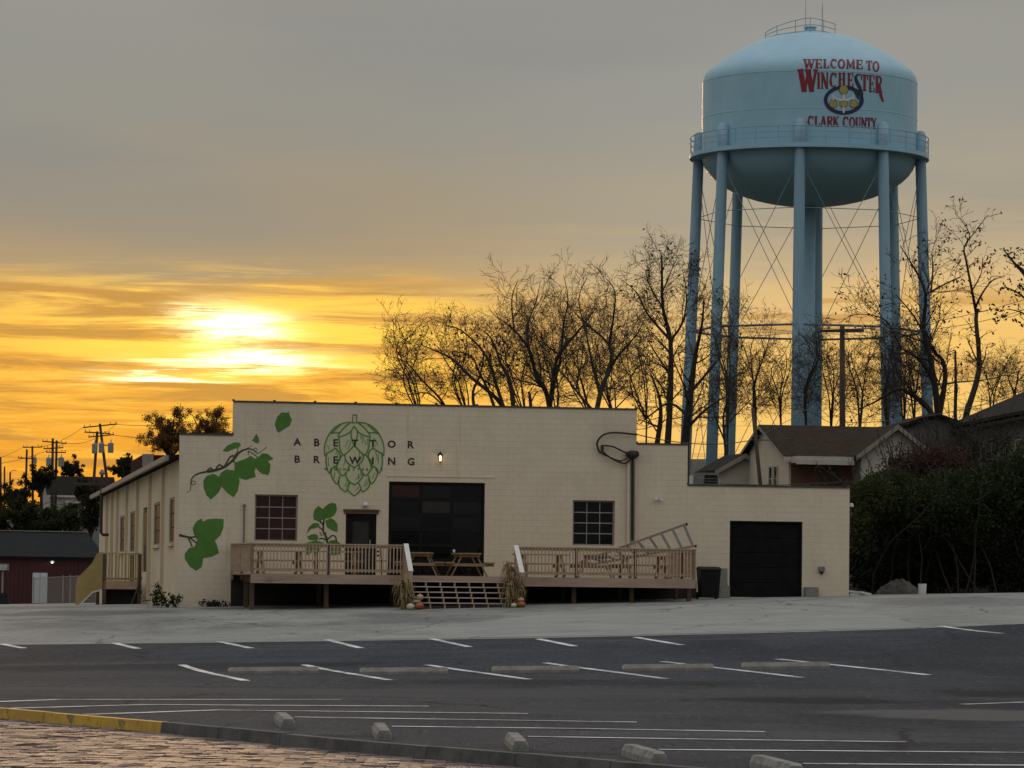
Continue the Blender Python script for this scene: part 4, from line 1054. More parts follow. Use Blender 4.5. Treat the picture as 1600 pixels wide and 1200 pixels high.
# ---- corn shocks and pumpkins
def corn(px, py_top, py_bot, t, wpx, lab, seed, n=26):
    rr = random.Random(seed); s = loc(px, py_bot, t)[0]; zb = gl(s, t); H = loc(px, py_top, t)[1]-zb; W = wpx/49.0/2
    o = thing('corn_shock', lab, 'corn stalks', wld(s, t, zb), YAW)
    for i in range(n//2):
        a = rr.uniform(0, 6.28); r0 = rr.uniform(.03, .13); r1 = rr.uniform(.04, .5)*W
        p = [(r0*1.5*math.cos(a), r0*math.sin(a), 0), (r0*.5*math.cos(a), r0*.5*math.sin(a), H*.5), (r1*math.cos(a), r1*math.sin(a)*.6, H*rr.uniform(.85, 1.0))]
        MB().tube(spl(p, 3), [.018]*4+[.012]*2+[.006], 5).build('stalk', M['straw'], o)
    for i in range(n*5):
        a = rr.uniform(0, 6.28); z0 = rr.uniform(.30, .97)*H; L = rr.uniform(.3, .6); wd = rr.uniform(.018, .036)
        ca, sa = math.cos(a), math.sin(a)*.75; r0 = rr.uniform(.02, .5)*W
        P = []
        for k in range(5):
            f = k/4; out = r0 + W*.95*math.sin(f*1.5)*rr.uniform(.55, 1.0)
            P.append(Vector((ca*out, sa*out, max(.01, z0 + L*(.22*math.sin(f*2.2) - .8*f*f)))))
        m = MB(); tw = rr.uniform(-.6, .6)
        for k, p in enumerate(P):
            ww = wd*(1-.85*(k/4)**1.5); nx = Vector((-sa, ca, tw*.5*k/4)).normalized()*ww
            m.v += [tuple(p-nx), tuple(p+nx)]
        m.f = [(2*k, 2*k+1, 2*k+3, 2*k+2) for k in range(4)]
        m.build('leaf', M['straw'], o)
    MB().lathe([(.10, H*.5-.03), (.115, H*.5), (.10, H*.5+.03)], 10).build('twine', M['wood'], o)
    return o
corn(631, 903, 945, TF-1.55, 34, 'dry corn stalk bundle at the left foot of the stairs', 5)
corn(795, 876, 944, TF-1.62, 26, 'tall dry corn stalk bundle at the right foot of the stairs', 9, 30)
corn(811, 896, 943, TF-1.45, 22, 'short dry corn stalk bundle beside the right newel post', 12, 16)
def pumpkin(px, py, t, d, m, lab, squash=.78, zoff=None):
    s, z = loc(px, py, t); zb = gl(s, t) if zoff is None else zoff
    o = thing('pumpkin', lab, 'pumpkin', wld(s, t, zb), YAW, 'pumpkins by the stairs')
    b_ = MB(); N, K = 24, 9
    for i in range(K+1):
        ph = math.pi*i/K
        for k in range(N):
            a = 2*math.pi*k/N; rr = d/2*math.sin(ph)*(1-.07*(.5+.5*math.cos(8*a))) + .001
            b_.v.append((rr*math.cos(a), rr*math.sin(a), d/2*squash*(1-math.cos(ph)) - .03*d*math.exp(-((ph-math.pi)/.5)**2)))
    for i in range(K):
        for k in range(N): b_.f.append((i*N+k, i*N+(k+1) % N, (i+1)*N+(k+1) % N, (i+1)*N+k))
    b_.build('flesh', m, o, smooth=True)
    MB().tube([(0, 0, d*squash-.03*d), (.01, 0, d*squash+.04), (.035, .01, d*squash+.06)], [.02, .014, .012], 6).build('stem', M['straw'], o)
    return zb + d*squash
t_ = TF-1.75
h1 = pumpkin(641.5, 942, t_, .27, M['pump_w'], 'white pumpkin on the ground left of the orange one, left side of stairs')
h2 = pumpkin(655, 943, t_-.02, .30, M['pump_o'], 'orange pumpkin on the ground at the left side of the stairs')
h3 = pumpkin(651, 936, t_+.08, .30, M['pump_g'], 'flat grey-green pumpkin stacked on the others left of the stairs', .45, h2-.05)
pumpkin(656, 928, t_+.12, .24, M['pump_p'], 'pale pink gourd on top of the pumpkin stack left of the stairs', .85, h3-.03)
pumpkin(803, 941, t_, .20, M['pump_w'], 'white pumpkin on the ground at the right side of the stairs')
h4 = pumpkin(814.5, 941, t_, .28, M['pump_o'], 'orange pumpkin on the ground at the right side of the stairs', .7)
pumpkin(814, 932, t_+.04, .21, M['pump_p'], 'small pale gourd on top of the right orange pumpkin', .7, h4-.02)

# ---- wheeled bin
s = loc(1107, 920, -1.6)[0]; zb = gl(s, -1.6); H = loc(1107, 886, -1.6)[1]-zb
o = thing('wheelie_bin', 'black plastic wheeled rubbish bin between the deck and the garage door', 'bin', wld(s, -1.6, zb), YAW)
hw = 17/47.5
MB().hexa([(-hw*.78, -.28, .05), (hw*.78, -.28, .05), (hw*.78, .26, .05), (-hw*.78, .26, .05), (-hw*.95, -.36, H-.08), (hw*.95, -.36, H-.08), (hw*.95, .34, H-.08), (-hw*.95, .34, H-.08)]).build('body', M['plastic'], o)
MB().hexa([(-hw, -.40, H-.08), (hw, -.40, H-.08), (hw, .38, H-.08), (-hw, .38, H-.08), (-hw*.86, -.33, H), (hw*.86, -.33, H), (hw*.86, .36, H+.02), (-hw*.86, .36, H+.02)]).build('lid', M['plastic'], o)
for k in (-1, 1): MB().tube([(k*hw*.78, .28, .12), (k*hw*.95, .28, .12)], .12, 14).build('wheel', M['plastic'], o)
MB().tube([(-hw*.7, .42, H-.06), (hw*.7, .42, H-.06)], .018, 8).build('handle', M['plastic'], o)

# ---- small deck with stairs on the long side
q0 = doorq[0]-1.0; q1 = doorq[1]+.6
sd_ = thing('side_porch', 'small wooden side porch with railing and stairs on the left wall', 'porch', wlds(-.3, q0, 0), SYAW)
xa = locs(160.5, 900, q0)[0]+.3; xb = locs(229, 900, q0)[0]+.3; xb = min(xb, .02)
fz = locs(195, 908, q0)[1]; rt = locs(195, 864, q0)[1]; dp_ = q1-q0
for i in range(18): MB().box(xa, xb, i*dp_/18+.003, (i+1)*dp_/18-.003, fz-.04, fz).build('floor_board', M['wood'], sd_)
MB().box(xa, xb, -.05, -.003, fz-.30, fz-.005).build('fascia', M['wood'], sd_)
MB().bar((xa, .0, rt-.02), (xb, .0, rt-.02), .14, .05).build('top_rail', M['wood'], sd_)
MB().bar((xa, .0, fz+.08), (xb, .0, fz+.08), .04, .09).build('lower_rail', M['wood'], sd_)
for i in range(11):
    x = xa+.1+(xb-xa-.2)*i/10; MB().box(x-.022, x+.022, -.05, -.022, fz+.02, rt-.05).build('baluster', M['woodyellow'], sd_)
for x in (xa+.06, xb-.06): MB().box(x-.07, x+.07, -.05, .09, gls(-.3+x, q0)-.05, rt-.04).build('post', M['wooddark'], sd_)
for x in (xa+.06, xb-.06): MB().box(x-.07, x+.07, dp_-.1, dp_, gls(-.3+x, q1)-.05, rt-.04).build('post', M['wooddark'], sd_)
MB().bar((xb-.35, -.08, gls(-.3+xb, q0)), (xb+.02, -.08, fz+.15), .12, .05).build('brace', M['wooddark'], sd_)
xs0 = locs(118, 930, q0)[0]+.3; gzs = gls(-.3+xs0, q0)
MB().prism([(xs0, -.03, gzs+.03), (xs0+.12, -.03, gzs), (xa-.35, -.03, fz-.38), (xa-.01, -.03, fz-.30), (xa-.01, -.03, rt+.02), (xa-.22, -.03, rt-.02), (xa-.42, -.03, rt-.42), (xs0+.05, -.03, rt-.95), (xs0, -.03, gzs+.75)], (0, .05, 0)).build('stair_guard', M['woodyellow'], sd_, fix=True)
MB().prism([(xs0+.1, -.06, gzs-.01), (xs0+.17, -.06, gzs-.01), (xa-.34, -.06, fz-.44), (xa-.02, -.06, fz-.36), (xa-.02, -.06, fz-.30), (xa-.36, -.06, fz-.385)], (0, .03, 0)).build('stair_trim', M['woodcap'], sd_, fix=True)
for i in range(5):
    f = (i+.5)/5; x = xs0+.15+(xa-xs0-.15)*f; zt = gzs+(fz-gzs)*(i+1)/6
    MB().box(x-.13, x+.13, .06, 1.1, zt-.04, zt).build('tread', M['wood'], sd_)

MB().box(xa+.1, xb-.02, .35, .38, gls(-.3, q0)-.05, fz-.06).build('shade_panel', M['deck_shade'], sd_)  # added dark panel, paints the shade under the porch

# ---- roof condenser on the annex
s, z = loc(1105, 757, 3.0); ztop = loc(1105, 738.5, 3.0)[1]; zr = Z3-.2
o = thing('roof_unit', 'pale metal air conditioning unit on the low annex roof', 'air conditioner', wld(s, 3.0, zr), YAW)
MB().box(-.45, .40, 0, .7, .02, ztop-zr).build('case', M['greybox'], o)
MB().box(-.10, .35, -.012, -.002, .12, ztop-zr-.08).build('grille', M['plastic'], o)
for k in range(5): MB().box(-.09, .34, -.022, -.014, .16+k*(ztop-zr-.28)/5, .18+k*(ztop-zr-.28)/5).build('slat', M['greybox'], o)
MB().box(-.5, -.452, .1, .6, .05, ztop-zr-.1).build('side_cover', M['white'], o)

# ================================================================ WATER TOWER
TD = 275.0; TC = at(1262, 500, TD); TC.z = 0
TB = g(TC.x, TD)
def tz(py, dist=TD): return at(1263, py, dist).z
twr = thing('water_tower', 'tall pale blue water tower on eight legs with red lettering', 'water tower', (TC.x, TC.y, TB))
zb_ = tz(245)-TB; RT = 168.5*TD/F_PX; ZK = tz(133)-TB; ZTOP = tz(50, TD)-TB
prof = []
bb = 3.6
for k in range(13): a = math.pi/2*k/12; prof.append((max(.02, RT*math.sin(a)), zb_-bb*math.cos(a)))
prof += [(RT, zb_+.6), (RT, zb_+2.0), (RT, ZK-.8), (RT, ZK)]
for rp, yp in ((168.5, 131), (166.5, 122), (161, 114), (149, 104), (134, 94), (116, 83), (96, 72), (74, 63), (54, 57.5), (29, 52.5), (12, 50.5), (.4, 50)):
    prof.append((rp*TD/F_PX, tz(yp)-TB))
PR = np.array([p[0] for p in prof]); PZ = np.array([p[1] for p in prof])
def tank_r(z): return float(np.interp(z, PZ, PR))
MB().lathe(prof, 96).build('tank', M['tower'], twr, smooth=True)
for zc in (ZK+.02, zb_+2.6): MB().lathe([(tank_r(zc-.05)+.004, zc-.05), (tank_r(zc)+.022, zc), (tank_r(zc+.05)+.004, zc+.05)], 96).build('weld_seam', M['tower'], twr, smooth=True)
RB = 187.5*TD/F_PX
MB().lathe([(RT-.05, zb_-.25), (RB, zb_-.25), (RB, zb_+.05), (RT-.05, zb_+.05)], 96).build('balcony', M['tower'], twr)
for h, r_ in ((1.25, .035), (.85, .025), (.45, .025)):
    MB().tube([((RB-.05)*math.cos(a*math.pi/48), (RB-.05)*math.sin(a*math.pi/48), zb_+h) for a in range(97)], r_, 5, cap=False).build('balcony_rail', M['towerleg'], twr)
for k in range(32):
    a = 2*math.pi*(k+.3)/32; MB().tube([((RB-.05)*math.cos(a), (RB-.05)*math.sin(a), zb_+.05), ((RB-.05)*math.cos(a), (RB-.05)*math.sin(a), zb_+1.25)], .03, 5).build('balcony_post', M['towerleg'], twr)
RL = 174*TD/F_PX; RLB = RL + .0345*(zb_)   # splayed legs
ang = [R(-9.0)+k*math.pi/4 for k in range(8)]
def legp(k, z): r_ = RL + (RLB-RL)*(1-z/zb_) if z < zb_ else RL; a = ang[k % 8]; return Vector((r_*math.sin(a), -r_*math.cos(a), z))
for k in range(8):
    dz_ = g(TC.x+legp(k, 0).x, TC.y+legp(k, 0).y)-TB
    lg = MB().tube([legp(k, dz_-.3), legp(k, zb_*.5), legp(k, zb_+.1), legp(k, zb_+1.55)], [.41, .40, .385, .37], 16).build('leg', M['towerleg'], twr, smooth=True)
    MB().lathe([(.37, 0), (.30, .16), (.16, .26), (.01, .30)], 16, legp(k, zb_+1.55)).build('leg_cap', M['towerleg'], lg, smooth=True)
    q = legp(k, dz_); MB().box(q.x-.9, q.x+.9, q.y-.9, q.y+.9, dz_-.6, dz_+.25).build('footing', M['blockgrey'], lg)
    MB().box(legp(k, zb_+.6).x-.1, legp(k, zb_+.6).x+.1, legp(k, zb_+.6).y-.1, legp(k, zb_+.6).y+.1, zb_+.2, zb_+1.5).build('tank_bracket', M['towerleg'], lg)
ZS = tz(519)-TB; ZU = tz(341)-TB
for k in range(8):
    MB().tube([legp(k, ZS), legp(k+1, ZS)], .085, 6).build('strut', M['strut'], twr)
    MB().tube([legp(k, ZU), legp(k+1, ZU)], .028, 5).build('tie_rod', M['rod'], twr)
    for a_, b_ in ((k, k+1), (k+1, k)):
        MB().tube([legp(a_, zb_-1.0), legp(b_, ZS+.1)], .025, 5).build('brace_rod', M['rod'], twr)
        MB().tube([legp(a_, ZS-.1), legp(b_, .8)], .025, 5).build('brace_rod', M['rod'], twr)
MB().tube([(0, 0, 0), (0, 0, zb_-bb+.3)], .50, 24).build('riser_pipe', M['towerleg'], twr, smooth=True)
for k in range(0, 8): MB().tube([(0, 0, ZS), legp(k, ZS)], .02, 4).build('riser_tie', M['rod'], twr)
# roof vent, rail, aerials
zt_ = ZTOP
MB().lathe([(.46, zt_-.35), (.46, zt_+.12), (.40, zt_+.15), (.40, zt_+.28), (.50, zt_+.30), (.46, zt_+.40), (.1, zt_+.46)], 20, cap=True).build('roof_vent', M['tower'], twr)
def tp(px, py, dr): p = at(px, py, TD-dr); return Vector((p.x-TC.x, p.y-TC.y, p.z-TB))
railx = [(1196, 51, 60), (1214, 41, 55), (1243, 32, 51), (1266, 28, 49), (1287, 32, 50), (1305, 38, 54)]
dpt = [.4, 1.6, 2.4, 2.5, 2.2, 1.2]
def rail_pts(f): return [tp(x, a+(b-a)*f, d_) for (x, a, b), d_ in zip(railx, dpt)]
for f in (0, .5, .95): MB().tube(spl(rail_pts(f), 4), .028, 5).build('roof_rail', M['towerleg'], twr)
for (x, a, b), d_ in zip(railx, dpt):
    top = tp(x, a, d_); rr_ = math.hypot(top.x, top.y); MB().tube([top, (top.x, top.y, float(np.interp(-rr_, -PR[16:], PZ[16:]))-.05)], .028, 5).build('roof_rail_post', M['towerleg'], twr)
MB().tube([tp(1259, -8, 0.3), tp(1259, 50, .3)], [.012, .03], 5).build('aerial', M['rod'], twr)
MB().tube([tp(1285, 2, 1.0), tp(1285, 14, 1.0), tp(1284.5, 51, 1.0)], [.008, .03, .035], 5).build('aerial', M['rod'], twr)
# lettering laid on the tank
def on_tank(px, py, lift):
    d = ray(px, py); o_ = Vector((0, 0, EYE)); k = (TD-RT-2)/d.y
    lo_, hi_ = k, (TD)/d.y
    def f(k):
        p = o_+d*k; return math.hypot(p.x-TC.x, p.y-TC.y) - (tank_r(p.z-TB)+lift)
    for _ in range(40):
        m_ = (lo_+hi_)/2
        if f(m_) > 0: lo_ = m_
        else: hi_ = m_
    p = o_+d*lo_; return Vector((p.x-TC.x, p.y-TC.y, p.z-TB))
tc_ = lambda x, y: (1220+x/8, 70+y/8)
def stroke_poly(pts, w):
    P = [Vector(p) for p in pts]; n = len(P); Lft, Rgt = [], []
    for i, p in enumerate(P):
        d = P[min(n-1, i+1)]-P[max(0, i-1)]; d = d.normalized() if d.length > 1e-6 else Vector((1, 0)); nn = Vector((-d.y, d.x))
        ww = (w if isinstance(w, (int, float)) else w[min(i, len(w)-1)])/2
        Lft.append(p+nn*ww); Rgt.append(p-nn*ww)
    return Lft, Rgt
def tank_paint(name, strokes_, m, lift, off=(0, 0)):
    b_ = MB()
    for pts, w_ in strokes_:
        L_, R_ = stroke_poly(pts, w_); base = len(b_.v)
        for l, r in zip(L_, R_):
            for q in (l, r): b_.v.append(tuple(on_tank(*tc_(q.x+off[0], q.y+off[1]), lift)))
        for i in range(len(L_)-1): b_.f.append((base+2*i, base+2*i+1, base+2*i+3, base+2*i+2))
    return b_.build(name, m, twr, fix=True)
def arc(cx, cy, rx, ry, a0, a1, n=10): return [(cx+rx*math.cos(R(a0+(a1-a0)*i/n)), cy-ry*math.sin(R(a0+(a1-a0)*i/n))) for i in range(n+1)]
# slab letters in a unit box: strokes (points, width) with y up
def ser(x, y, w=.34): return ([(x-w/2, y), (x+w/2, y)], .09)
T_, t2 = .27, .12
GL = {
 'W': [([(.08, 1), (.30, 0)], T_), ([(.30, 0), (.50, .85)], t2), ([(.50, .95), (.70, 0)], T_), ([(.70, 0), (.93, 1)], t2), ser(.1, .96), ser(.5, .96), ser(.92, .96, .26)],
 'E': [([(.26, 0), (.26, 1)], T_), ([(.05, .95), (.9, .95)], .11), ([(.05, .05), (.92, .05)], .11), ([(.3, .5), (.7, .5)], .10), ([(.88, 1), (.88, .72)], .10), ([(.9, 0), (.9, .28)], .10), ([(.7, .62), (.7, .38)], .08)],
 'L': [([(.28, 0), (.28, 1)], T_), ([(.05, .95), (.55, .95)], .1), ([(.05, .05), (.92, .05)], .11), ([(.9, 0), (.9, .34)], .10)],
 'C': [(arc(.52, .5, .36, -.44, 45, 315, 14), [.14, .2, .26, .28, .26, .2, .14]+[.24]*1+[.26, .24, .2, .16, .12, .1, .1]), ([(.84, .98), (.84, .68)], .1)],
 'O': [(arc(.5, .5, .36, -.44, 0, 360, 20), .2)],
 'M': [([(.14, 0), (.14, 1)], .16), ([(.14, 1), (.5, .15)], .24), ([(.5, .15), (.84, 1)], .12), ([(.84, 0), (.84, 1)], .24), ser(.14, .04, .28), ser(.84, .04, .34)],
 'T': [([(.5, 0), (.5, 1)], T_), ([(.05, .94), (.95, .94)], .13), ([(.07, 1), (.07, .68)], .1), ([(.93, 1), (.93, .68)], .1), ser(.5, .04, .5)],
 'I': [([(.5, 0), (.5, 1)], .55), ([(.1, .96), (.9, .96)], .08), ([(.1, .04), (.9, .04)], .08)],
 'N': [([(.17, 0), (.17, 1)], .15), ([(.15, 1), (.83, 0)], .30), ([(.85, 0), (.85, 1)], .14), ser(.17, .04, .3), ser(.85, .96, .3)],
 'H': [([(.22, 0), (.22, 1)], .27), ([(.78, 0), (.78, 1)], .27), ([(.2, .5), (.8, .5)], .1), ser(.22, .96, .42), ser(.22, .04, .42), ser(.78, .96, .42), ser(.78, .04, .42)],
 'R': [([(.24, 0), (.24, 1)], .26), ([(.1, .94), (.55, .94)], .12), (arc(.55, .73, .26, -.22, -90, 90, 8), .2), ([(.2, .5), (.6, .5)], .1), ([(.5, .5), (.86, 0)], .25), ser(.24, .04, .4), ser(.88, .04, .24)],
 'A': [([(.5, 1), (.16, 0)], .12), ([(.5, 1), (.82, 0)], .27), ([(.28, .3), (.7, .3)], .1), ser(.15, .04, .3), ser(.84, .04, .34)],
 'K': [([(.22, 0), (.22, 1)], .26), ([(.3, .42), (.82, 1)], .12), ([(.42, .58), (.84, 0)], .26), ser(.22, .96, .4), ser(.22, .04, .4), ser(.84, .04, .3), ser(.82, .96, .28)],
 'U': [([(.22, 1), (.22, .3)], .26), (arc(.5, .32, .28, -.27, 180, 360, 8), [.26, .22, .18, .15, .13, .12]), ([(.8, 1), (.8, .3)], .12), ser(.22, .96, .4), ser(.8, .96, .3)],
 'Y': [([(.16, 1), (.5, .45)], .26), ([(.86, 1), (.5, .45)], .12), ([(.5, 0), (.5, .5)], .26), ser(.16, .96, .34), ser(.85, .96, .28), ser(.5, .04, .42)],
}
def word(letters):
    out = []
    for ch, x0, x1, yt, yb in letters:
        W_, H_ = x1-x0, yb-yt; k = min(W_, H_*.8)
        for pts, w_ in GL[ch]:
            P = [(x0+p[0]*W_, yb-p[1]*H_) for p in pts]
            ww = [v*k for v in w_] if isinstance(w_, list) else w_*k
            # give long strokes a few points so that they hug the steel
            if len(P) == 2: P = [tuple(Vector(P[0]).lerp(Vector(P[1]), i/4)) for i in range(5)]
            out.append((P, ww))
    return out
w1 = [('W', 283, 420, 176, 292), ('E', 425, 515, 176, 291), ('L', 525, 605, 176, 291), ('C', 615, 702, 176, 292), ('O', 706, 806, 177, 294), ('M', 815, 926, 180, 297), ('E', 935, 1026, 184, 302), ('T', 1064, 1142, 195, 316), ('O', 1143, 1232, 202, 335)]
w2 = [('W', 222, 455, 303, 585), ('I', 447, 492, 342, 548), ('N', 498, 592, 343, 548), ('C', 605, 702, 344, 535), ('H', 716, 806, 346, 520), ('E', 828, 908, 350, 528), ('T', 1000, 1090, 368, 575), ('E', 1098, 1172, 374, 590), ('R', 1178, 1268, 382, 600)]
w3 = [('C', 330, 412, 888, 1015), ('L', 415, 490, 890, 1015), ('A', 488, 570, 890, 1016), ('R', 572, 650, 892, 1018), ('K', 648, 728, 893, 1020), ('C', 768, 848, 896, 1027), ('O', 850, 930, 899, 1030), ('U', 932, 1000, 903, 1033), ('N', 1002, 1070, 907, 1037), ('T', 1068, 1132, 910, 1042), ('Y', 1130, 1198, 914, 1048)]
extra = [([(1225, 490), (1238, 580), (1255, 650), (1278, 708)], [34, 34, 30, 24])]
for lt in w1+w2+w3:
    st_ = word([lt]) + (extra if lt is w2[-1] else [])
    L_ = tank_paint('letter', st_, M['ltr_red'], .022); tank_paint('letter_shadow', st_, M['ltr_navy'], .012, (5, 4)).parent = L_
swoosh = [(arc(788, 690, 228, 160, 25, 385, 40), 44), ([(1000, 372), (960, 372), (935, 400), (945, 450), (985, 530), (1012, 610), (1010, 690), (985, 740)], [12, 22, 34, 42, 44, 42, 38, 30]), ([(905, 560), (945, 610), (965, 660), (985, 690)], [14, 30, 26, 8])]
tank_paint('emblem_ring', swoosh, M['ltr_navy'], .032)
disc = lambda cx, cy, r: (([(cx-r*math.cos(R(a)), cy) for a in range(0, 181, 12)]), [max(.5, 2*r*math.sin(R(a))) for a in range(0, 181, 12)])
for cx_, cy_, r_ in ((785, 560, 52), (655, 738, 46), (785, 735, 46), (910, 738, 46)):
    e_ = tank_paint('emblem_globe', [disc(cx_, cy_, r_)]+([([(785, 560), (785, 625)], [80, 40])] if r_ == 52 else []), M['ltr_gold'], .042)
    tank_paint('globe_outline', [disc(cx_, cy_, r_+6)], M['ltr_navy'], .036).parent = e_
tank_paint('emblem_post', [([(785, 625), (785, 690)], 26), ([(785, 780), (785, 850)], 22), ([(650, 640), (690, 670), (740, 690), (785, 690)], [6, 14, 20, 22]), ([(785, 690), (830, 690), (880, 670), (915, 640)], [22, 20, 14, 6]), ([(650, 625), (655, 690)], 12), ([(912, 625), (910, 690)], 12)], M['ltr_white'], .040)

# ================================================================ HOUSES AND SHEDS
def gable_house(root, s0, s1, t0, t1, zb, ze, zr, axis, wm, rm_, over=.3, name_w='wall', name_r='roof', trim=True):
    """axis 's': ridge runs along s; axis 't': ridge runs along t. Coordinates local to root."""
    th = .14
    MB().box(s0, s1, t0, t1, zb, ze).build(name_w, wm, root)
    if axis == 's':
        tm = (t0+t1)/2; k = (zr-ze)/(tm-t0)
        for s in (s0, s1-.12): MB().prism([(s, t0, ze), (s, t1, ze), (s, tm, zr-.02)], (.12, 0, 0)).build('gable', wm, root, fix=True)
        a0, a1 = s0-over, s1+over; ez = ze-k*over
        rf = MB().hexa([(a0, t0-over, ez), (a1, t0-over, ez), (a1, tm, zr), (a0, tm, zr), (a0, t0-over, ez+th), (a1, t0-over, ez+th), (a1, tm, zr+th), (a0, tm, zr+th)])
        rf.hexa([(a0, tm, zr), (a1, tm, zr), (a1, t1+over, ez), (a0, t1+over, ez), (a0, tm, zr+th), (a1, tm, zr+th), (a1, t1+over, ez+th), (a0, t1+over, ez+th)])
        o = rf.build(name_r, rm_, root)
        if trim:
            for s in (a0-.02, a1-.01):
                for (ta, za), (tb, zb2) in (((t0-over, ez), (tm, zr)), ((t1+over, ez), (tm, zr))):
                    MB().prism([(s, ta, za-.03), (s, tb, zb2-.03), (s, tb, zb2+.10), (s, ta, za+.10)], (.03, 0, 0)).build('barge_board', M['barge'], root, fix=True)
            MB().box(a0, a1, t0-over-.03, t0-over-.004, ez-.12, ez+.1).build('fascia', M['trim'], root)
    else:
        sm_ = (s0+s1)/2; k = (zr-ze)/(sm_-s0)
        for t in (t0, t1-.12): MB().prism([(s0, t, ze), (s1, t, ze), (sm_, t, zr-.02)], (0, .12, 0)).build('gable', wm, root, fix=True)
        b0, b1 = t0-over, t1+over; ez = ze-k*over
        rf = MB().hexa([(s0-over, b0, ez), (sm_, b0, zr), (sm_, b1, zr), (s0-over, b1, ez), (s0-over, b0, ez+th), (sm_, b0, zr+th), (sm_, b1, zr+th), (s0-over, b1, ez+th)])
        rf.hexa([(sm_, b0, zr), (s1+over, b0, ez), (s1+over, b1, ez), (sm_, b1, zr), (sm_, b0, zr+th), (s1+over, b0, ez+th), (s1+over, b1, ez+th), (sm_, b1, zr+th)])
        o = rf.build(name_r, rm_, root)
        if trim:
            for (sa, za), (sb, zb2) in (((s0-over, ez), (sm_, zr)), ((s1+over, ez), (sm_, zr))):
                MB().prism([(sa, b0-.03, za-.10), (sb, b0-.03, zb2-.10), (sb, b0-.03, zb2+.12), (sa, b0-.03, za+.12)], (0, .028, 0)).build('barge_board', M['barge'], root, fix=True)
    return o
def win(root, cx, cz, w_, h_, face, pos, m=None):
    """small framed window; face 't' looks to -t, face 's' looks to -s"""
    m = m or M['glass_b']
    def bx(a0, a1, z0, z1, d0, d1):
        return MB().box(a0, a1, pos-d1, pos-d0, z0, z1) if face == 't' else MB().box(pos-d1, pos-d0, a0, a1, z0, z1)
    wn = bx(cx-w_/2-.07, cx+w_/2+.07, cz+h_/2, cz+h_/2+.08, .002, .05).build('window', M['trim'], root)
    for a, b, c, d in ((cx-w_/2-.07, cx-w_/2, cz-h_/2, cz+h_/2), (cx+w_/2, cx+w_/2+.07, cz-h_/2, cz+h_/2), (cx-w_/2-.1, cx+w_/2+.1, cz-h_/2-.08, cz-h_/2)):
        bx(a, b, c, d, .002, .055).build('frame', M['trim'], wn)
    bx(cx-w_/2, cx+w_/2, cz-h_/2, cz-.015, .004, .02).build('pane', m, wn); bx(cx-w_/2, cx+w_/2, cz+.015, cz+h_/2, .004, .02).build('pane', m, wn)
    bx(cx-w_/2, cx+w_/2, cz-.014, cz+.014, .004, .03).build('sash_bar', M['trim'], wn)

HY = R(10); HC = at(1232, 760, 165.0)
def hz(px, py, Y): return at(px, py, Y).z
hb = g(HC.x, HC.y)-.2
hs = thing('clapboard_house', 'pale clapboard house with brown roof and front gable behind the annex', 'house', (HC.x, HC.y, 0), HY)
e1 = hz(1232, 714, 165); r1 = hz(1260, 669, 169)
sw = 108/36.4; s_g0, s_g1 = sw-.1, sw+2.95
gable_house(hs, 0, s_g1, 0, 8.6, hb, e1, r1, 's', M['siding_y'], M['shingle'])
e2 = hz(1336, 708, 164); r2 = hz(1394, 667, 164)
gable_house(hs, s_g0, s_g1, -1.3, 3.0, hb, e2, r2, 't', M['siding'], M['shingle'], name_w='front_wing_wall', name_r='front_wing_roof')
pz1 = hz(1280, 713, 164.0); pz0 = hz(1280, 726, 164)
MB().box(.05, s_g0-.32, -1.25, -.04, pz0+.08, pz1).build('porch_roof', M['trim'], hs)
MB().box(.0, s_g0-.31, -1.32, -1.26, pz0, pz0+.2).build('porch_fascia', M['trim'], hs)
MB().box(.1, s_g0-.02, -.035, -.006, hb, pz0+.05).build('porch_wall', M['porchwall'], hs)
MB().box(1.35, 2.25, -.06, -.036, hb+.2, pz0-.15).build('front_door', M['wooddark'], hs)
zw = hz(1200, 747, 167)
for q in (2.2, 3.1): win(hs, q, zw, .55, 1.0, 's', 0)
win(hs, (s_g0+s_g1)/2, hz(1388, 737, 164), .7, 1.2, 't', -1.3)
# low rear wing at the left
ew = hz(1165, 734, 172)
gable_house(hs, -1.3, .9, 7.4, 11.0, hb, ew, ew+.62, 't', M['siding'], M['shingle_d'], name_w='rear_wing_wall', name_r='rear_wing_roof')

# dark house at the right edge
P1 = at(1495, 700, 176.0)
dh = thing('grey_house', 'large dark grey sided house at the right edge above the thicket', 'house', (P1.x, P1.y, 0), R(5))
db = g(P1.x, P1.y)-.8; de1 = hz(1495, 663, 176.0); dr1 = hz(1582, 617, 172)
gable_house(dh, 0, 9.0, -26, 0, db, de1, de1+2.0, 't', M['siding_g'], M['shingle_d'], over=.45, trim=False)
MB().box(-.52, -.40, -26, .4, de1-.45, de1-.30).build('gutter', M['blackroof'], dh)
MB().tube([(-.42, -.3, de1-.4), (-.08, -.3, de1-.8), (-.08, -.3, db+.3)], .06, 8).build('downspout', M['blackroof'], dh)
for q in (-6, -13, -20): win(dh, q, de1-2.0, .9, 1.5, 's', 0)
e3 = hz(1465, 666, 178)
gable_house(dh, -2.2, -.2, -1.0, 5.0, db, e3, e3+.35, 't', M['siding_g'], M['shingle_d'], over=.3, name_w='wing_wall', name_r='wing_roof', trim=False)
MB().bar((-.45, .3, de1-.2), (4.5, .3, de1+1.95), .04, .14).build('barge_board', M['greybox'], dh)

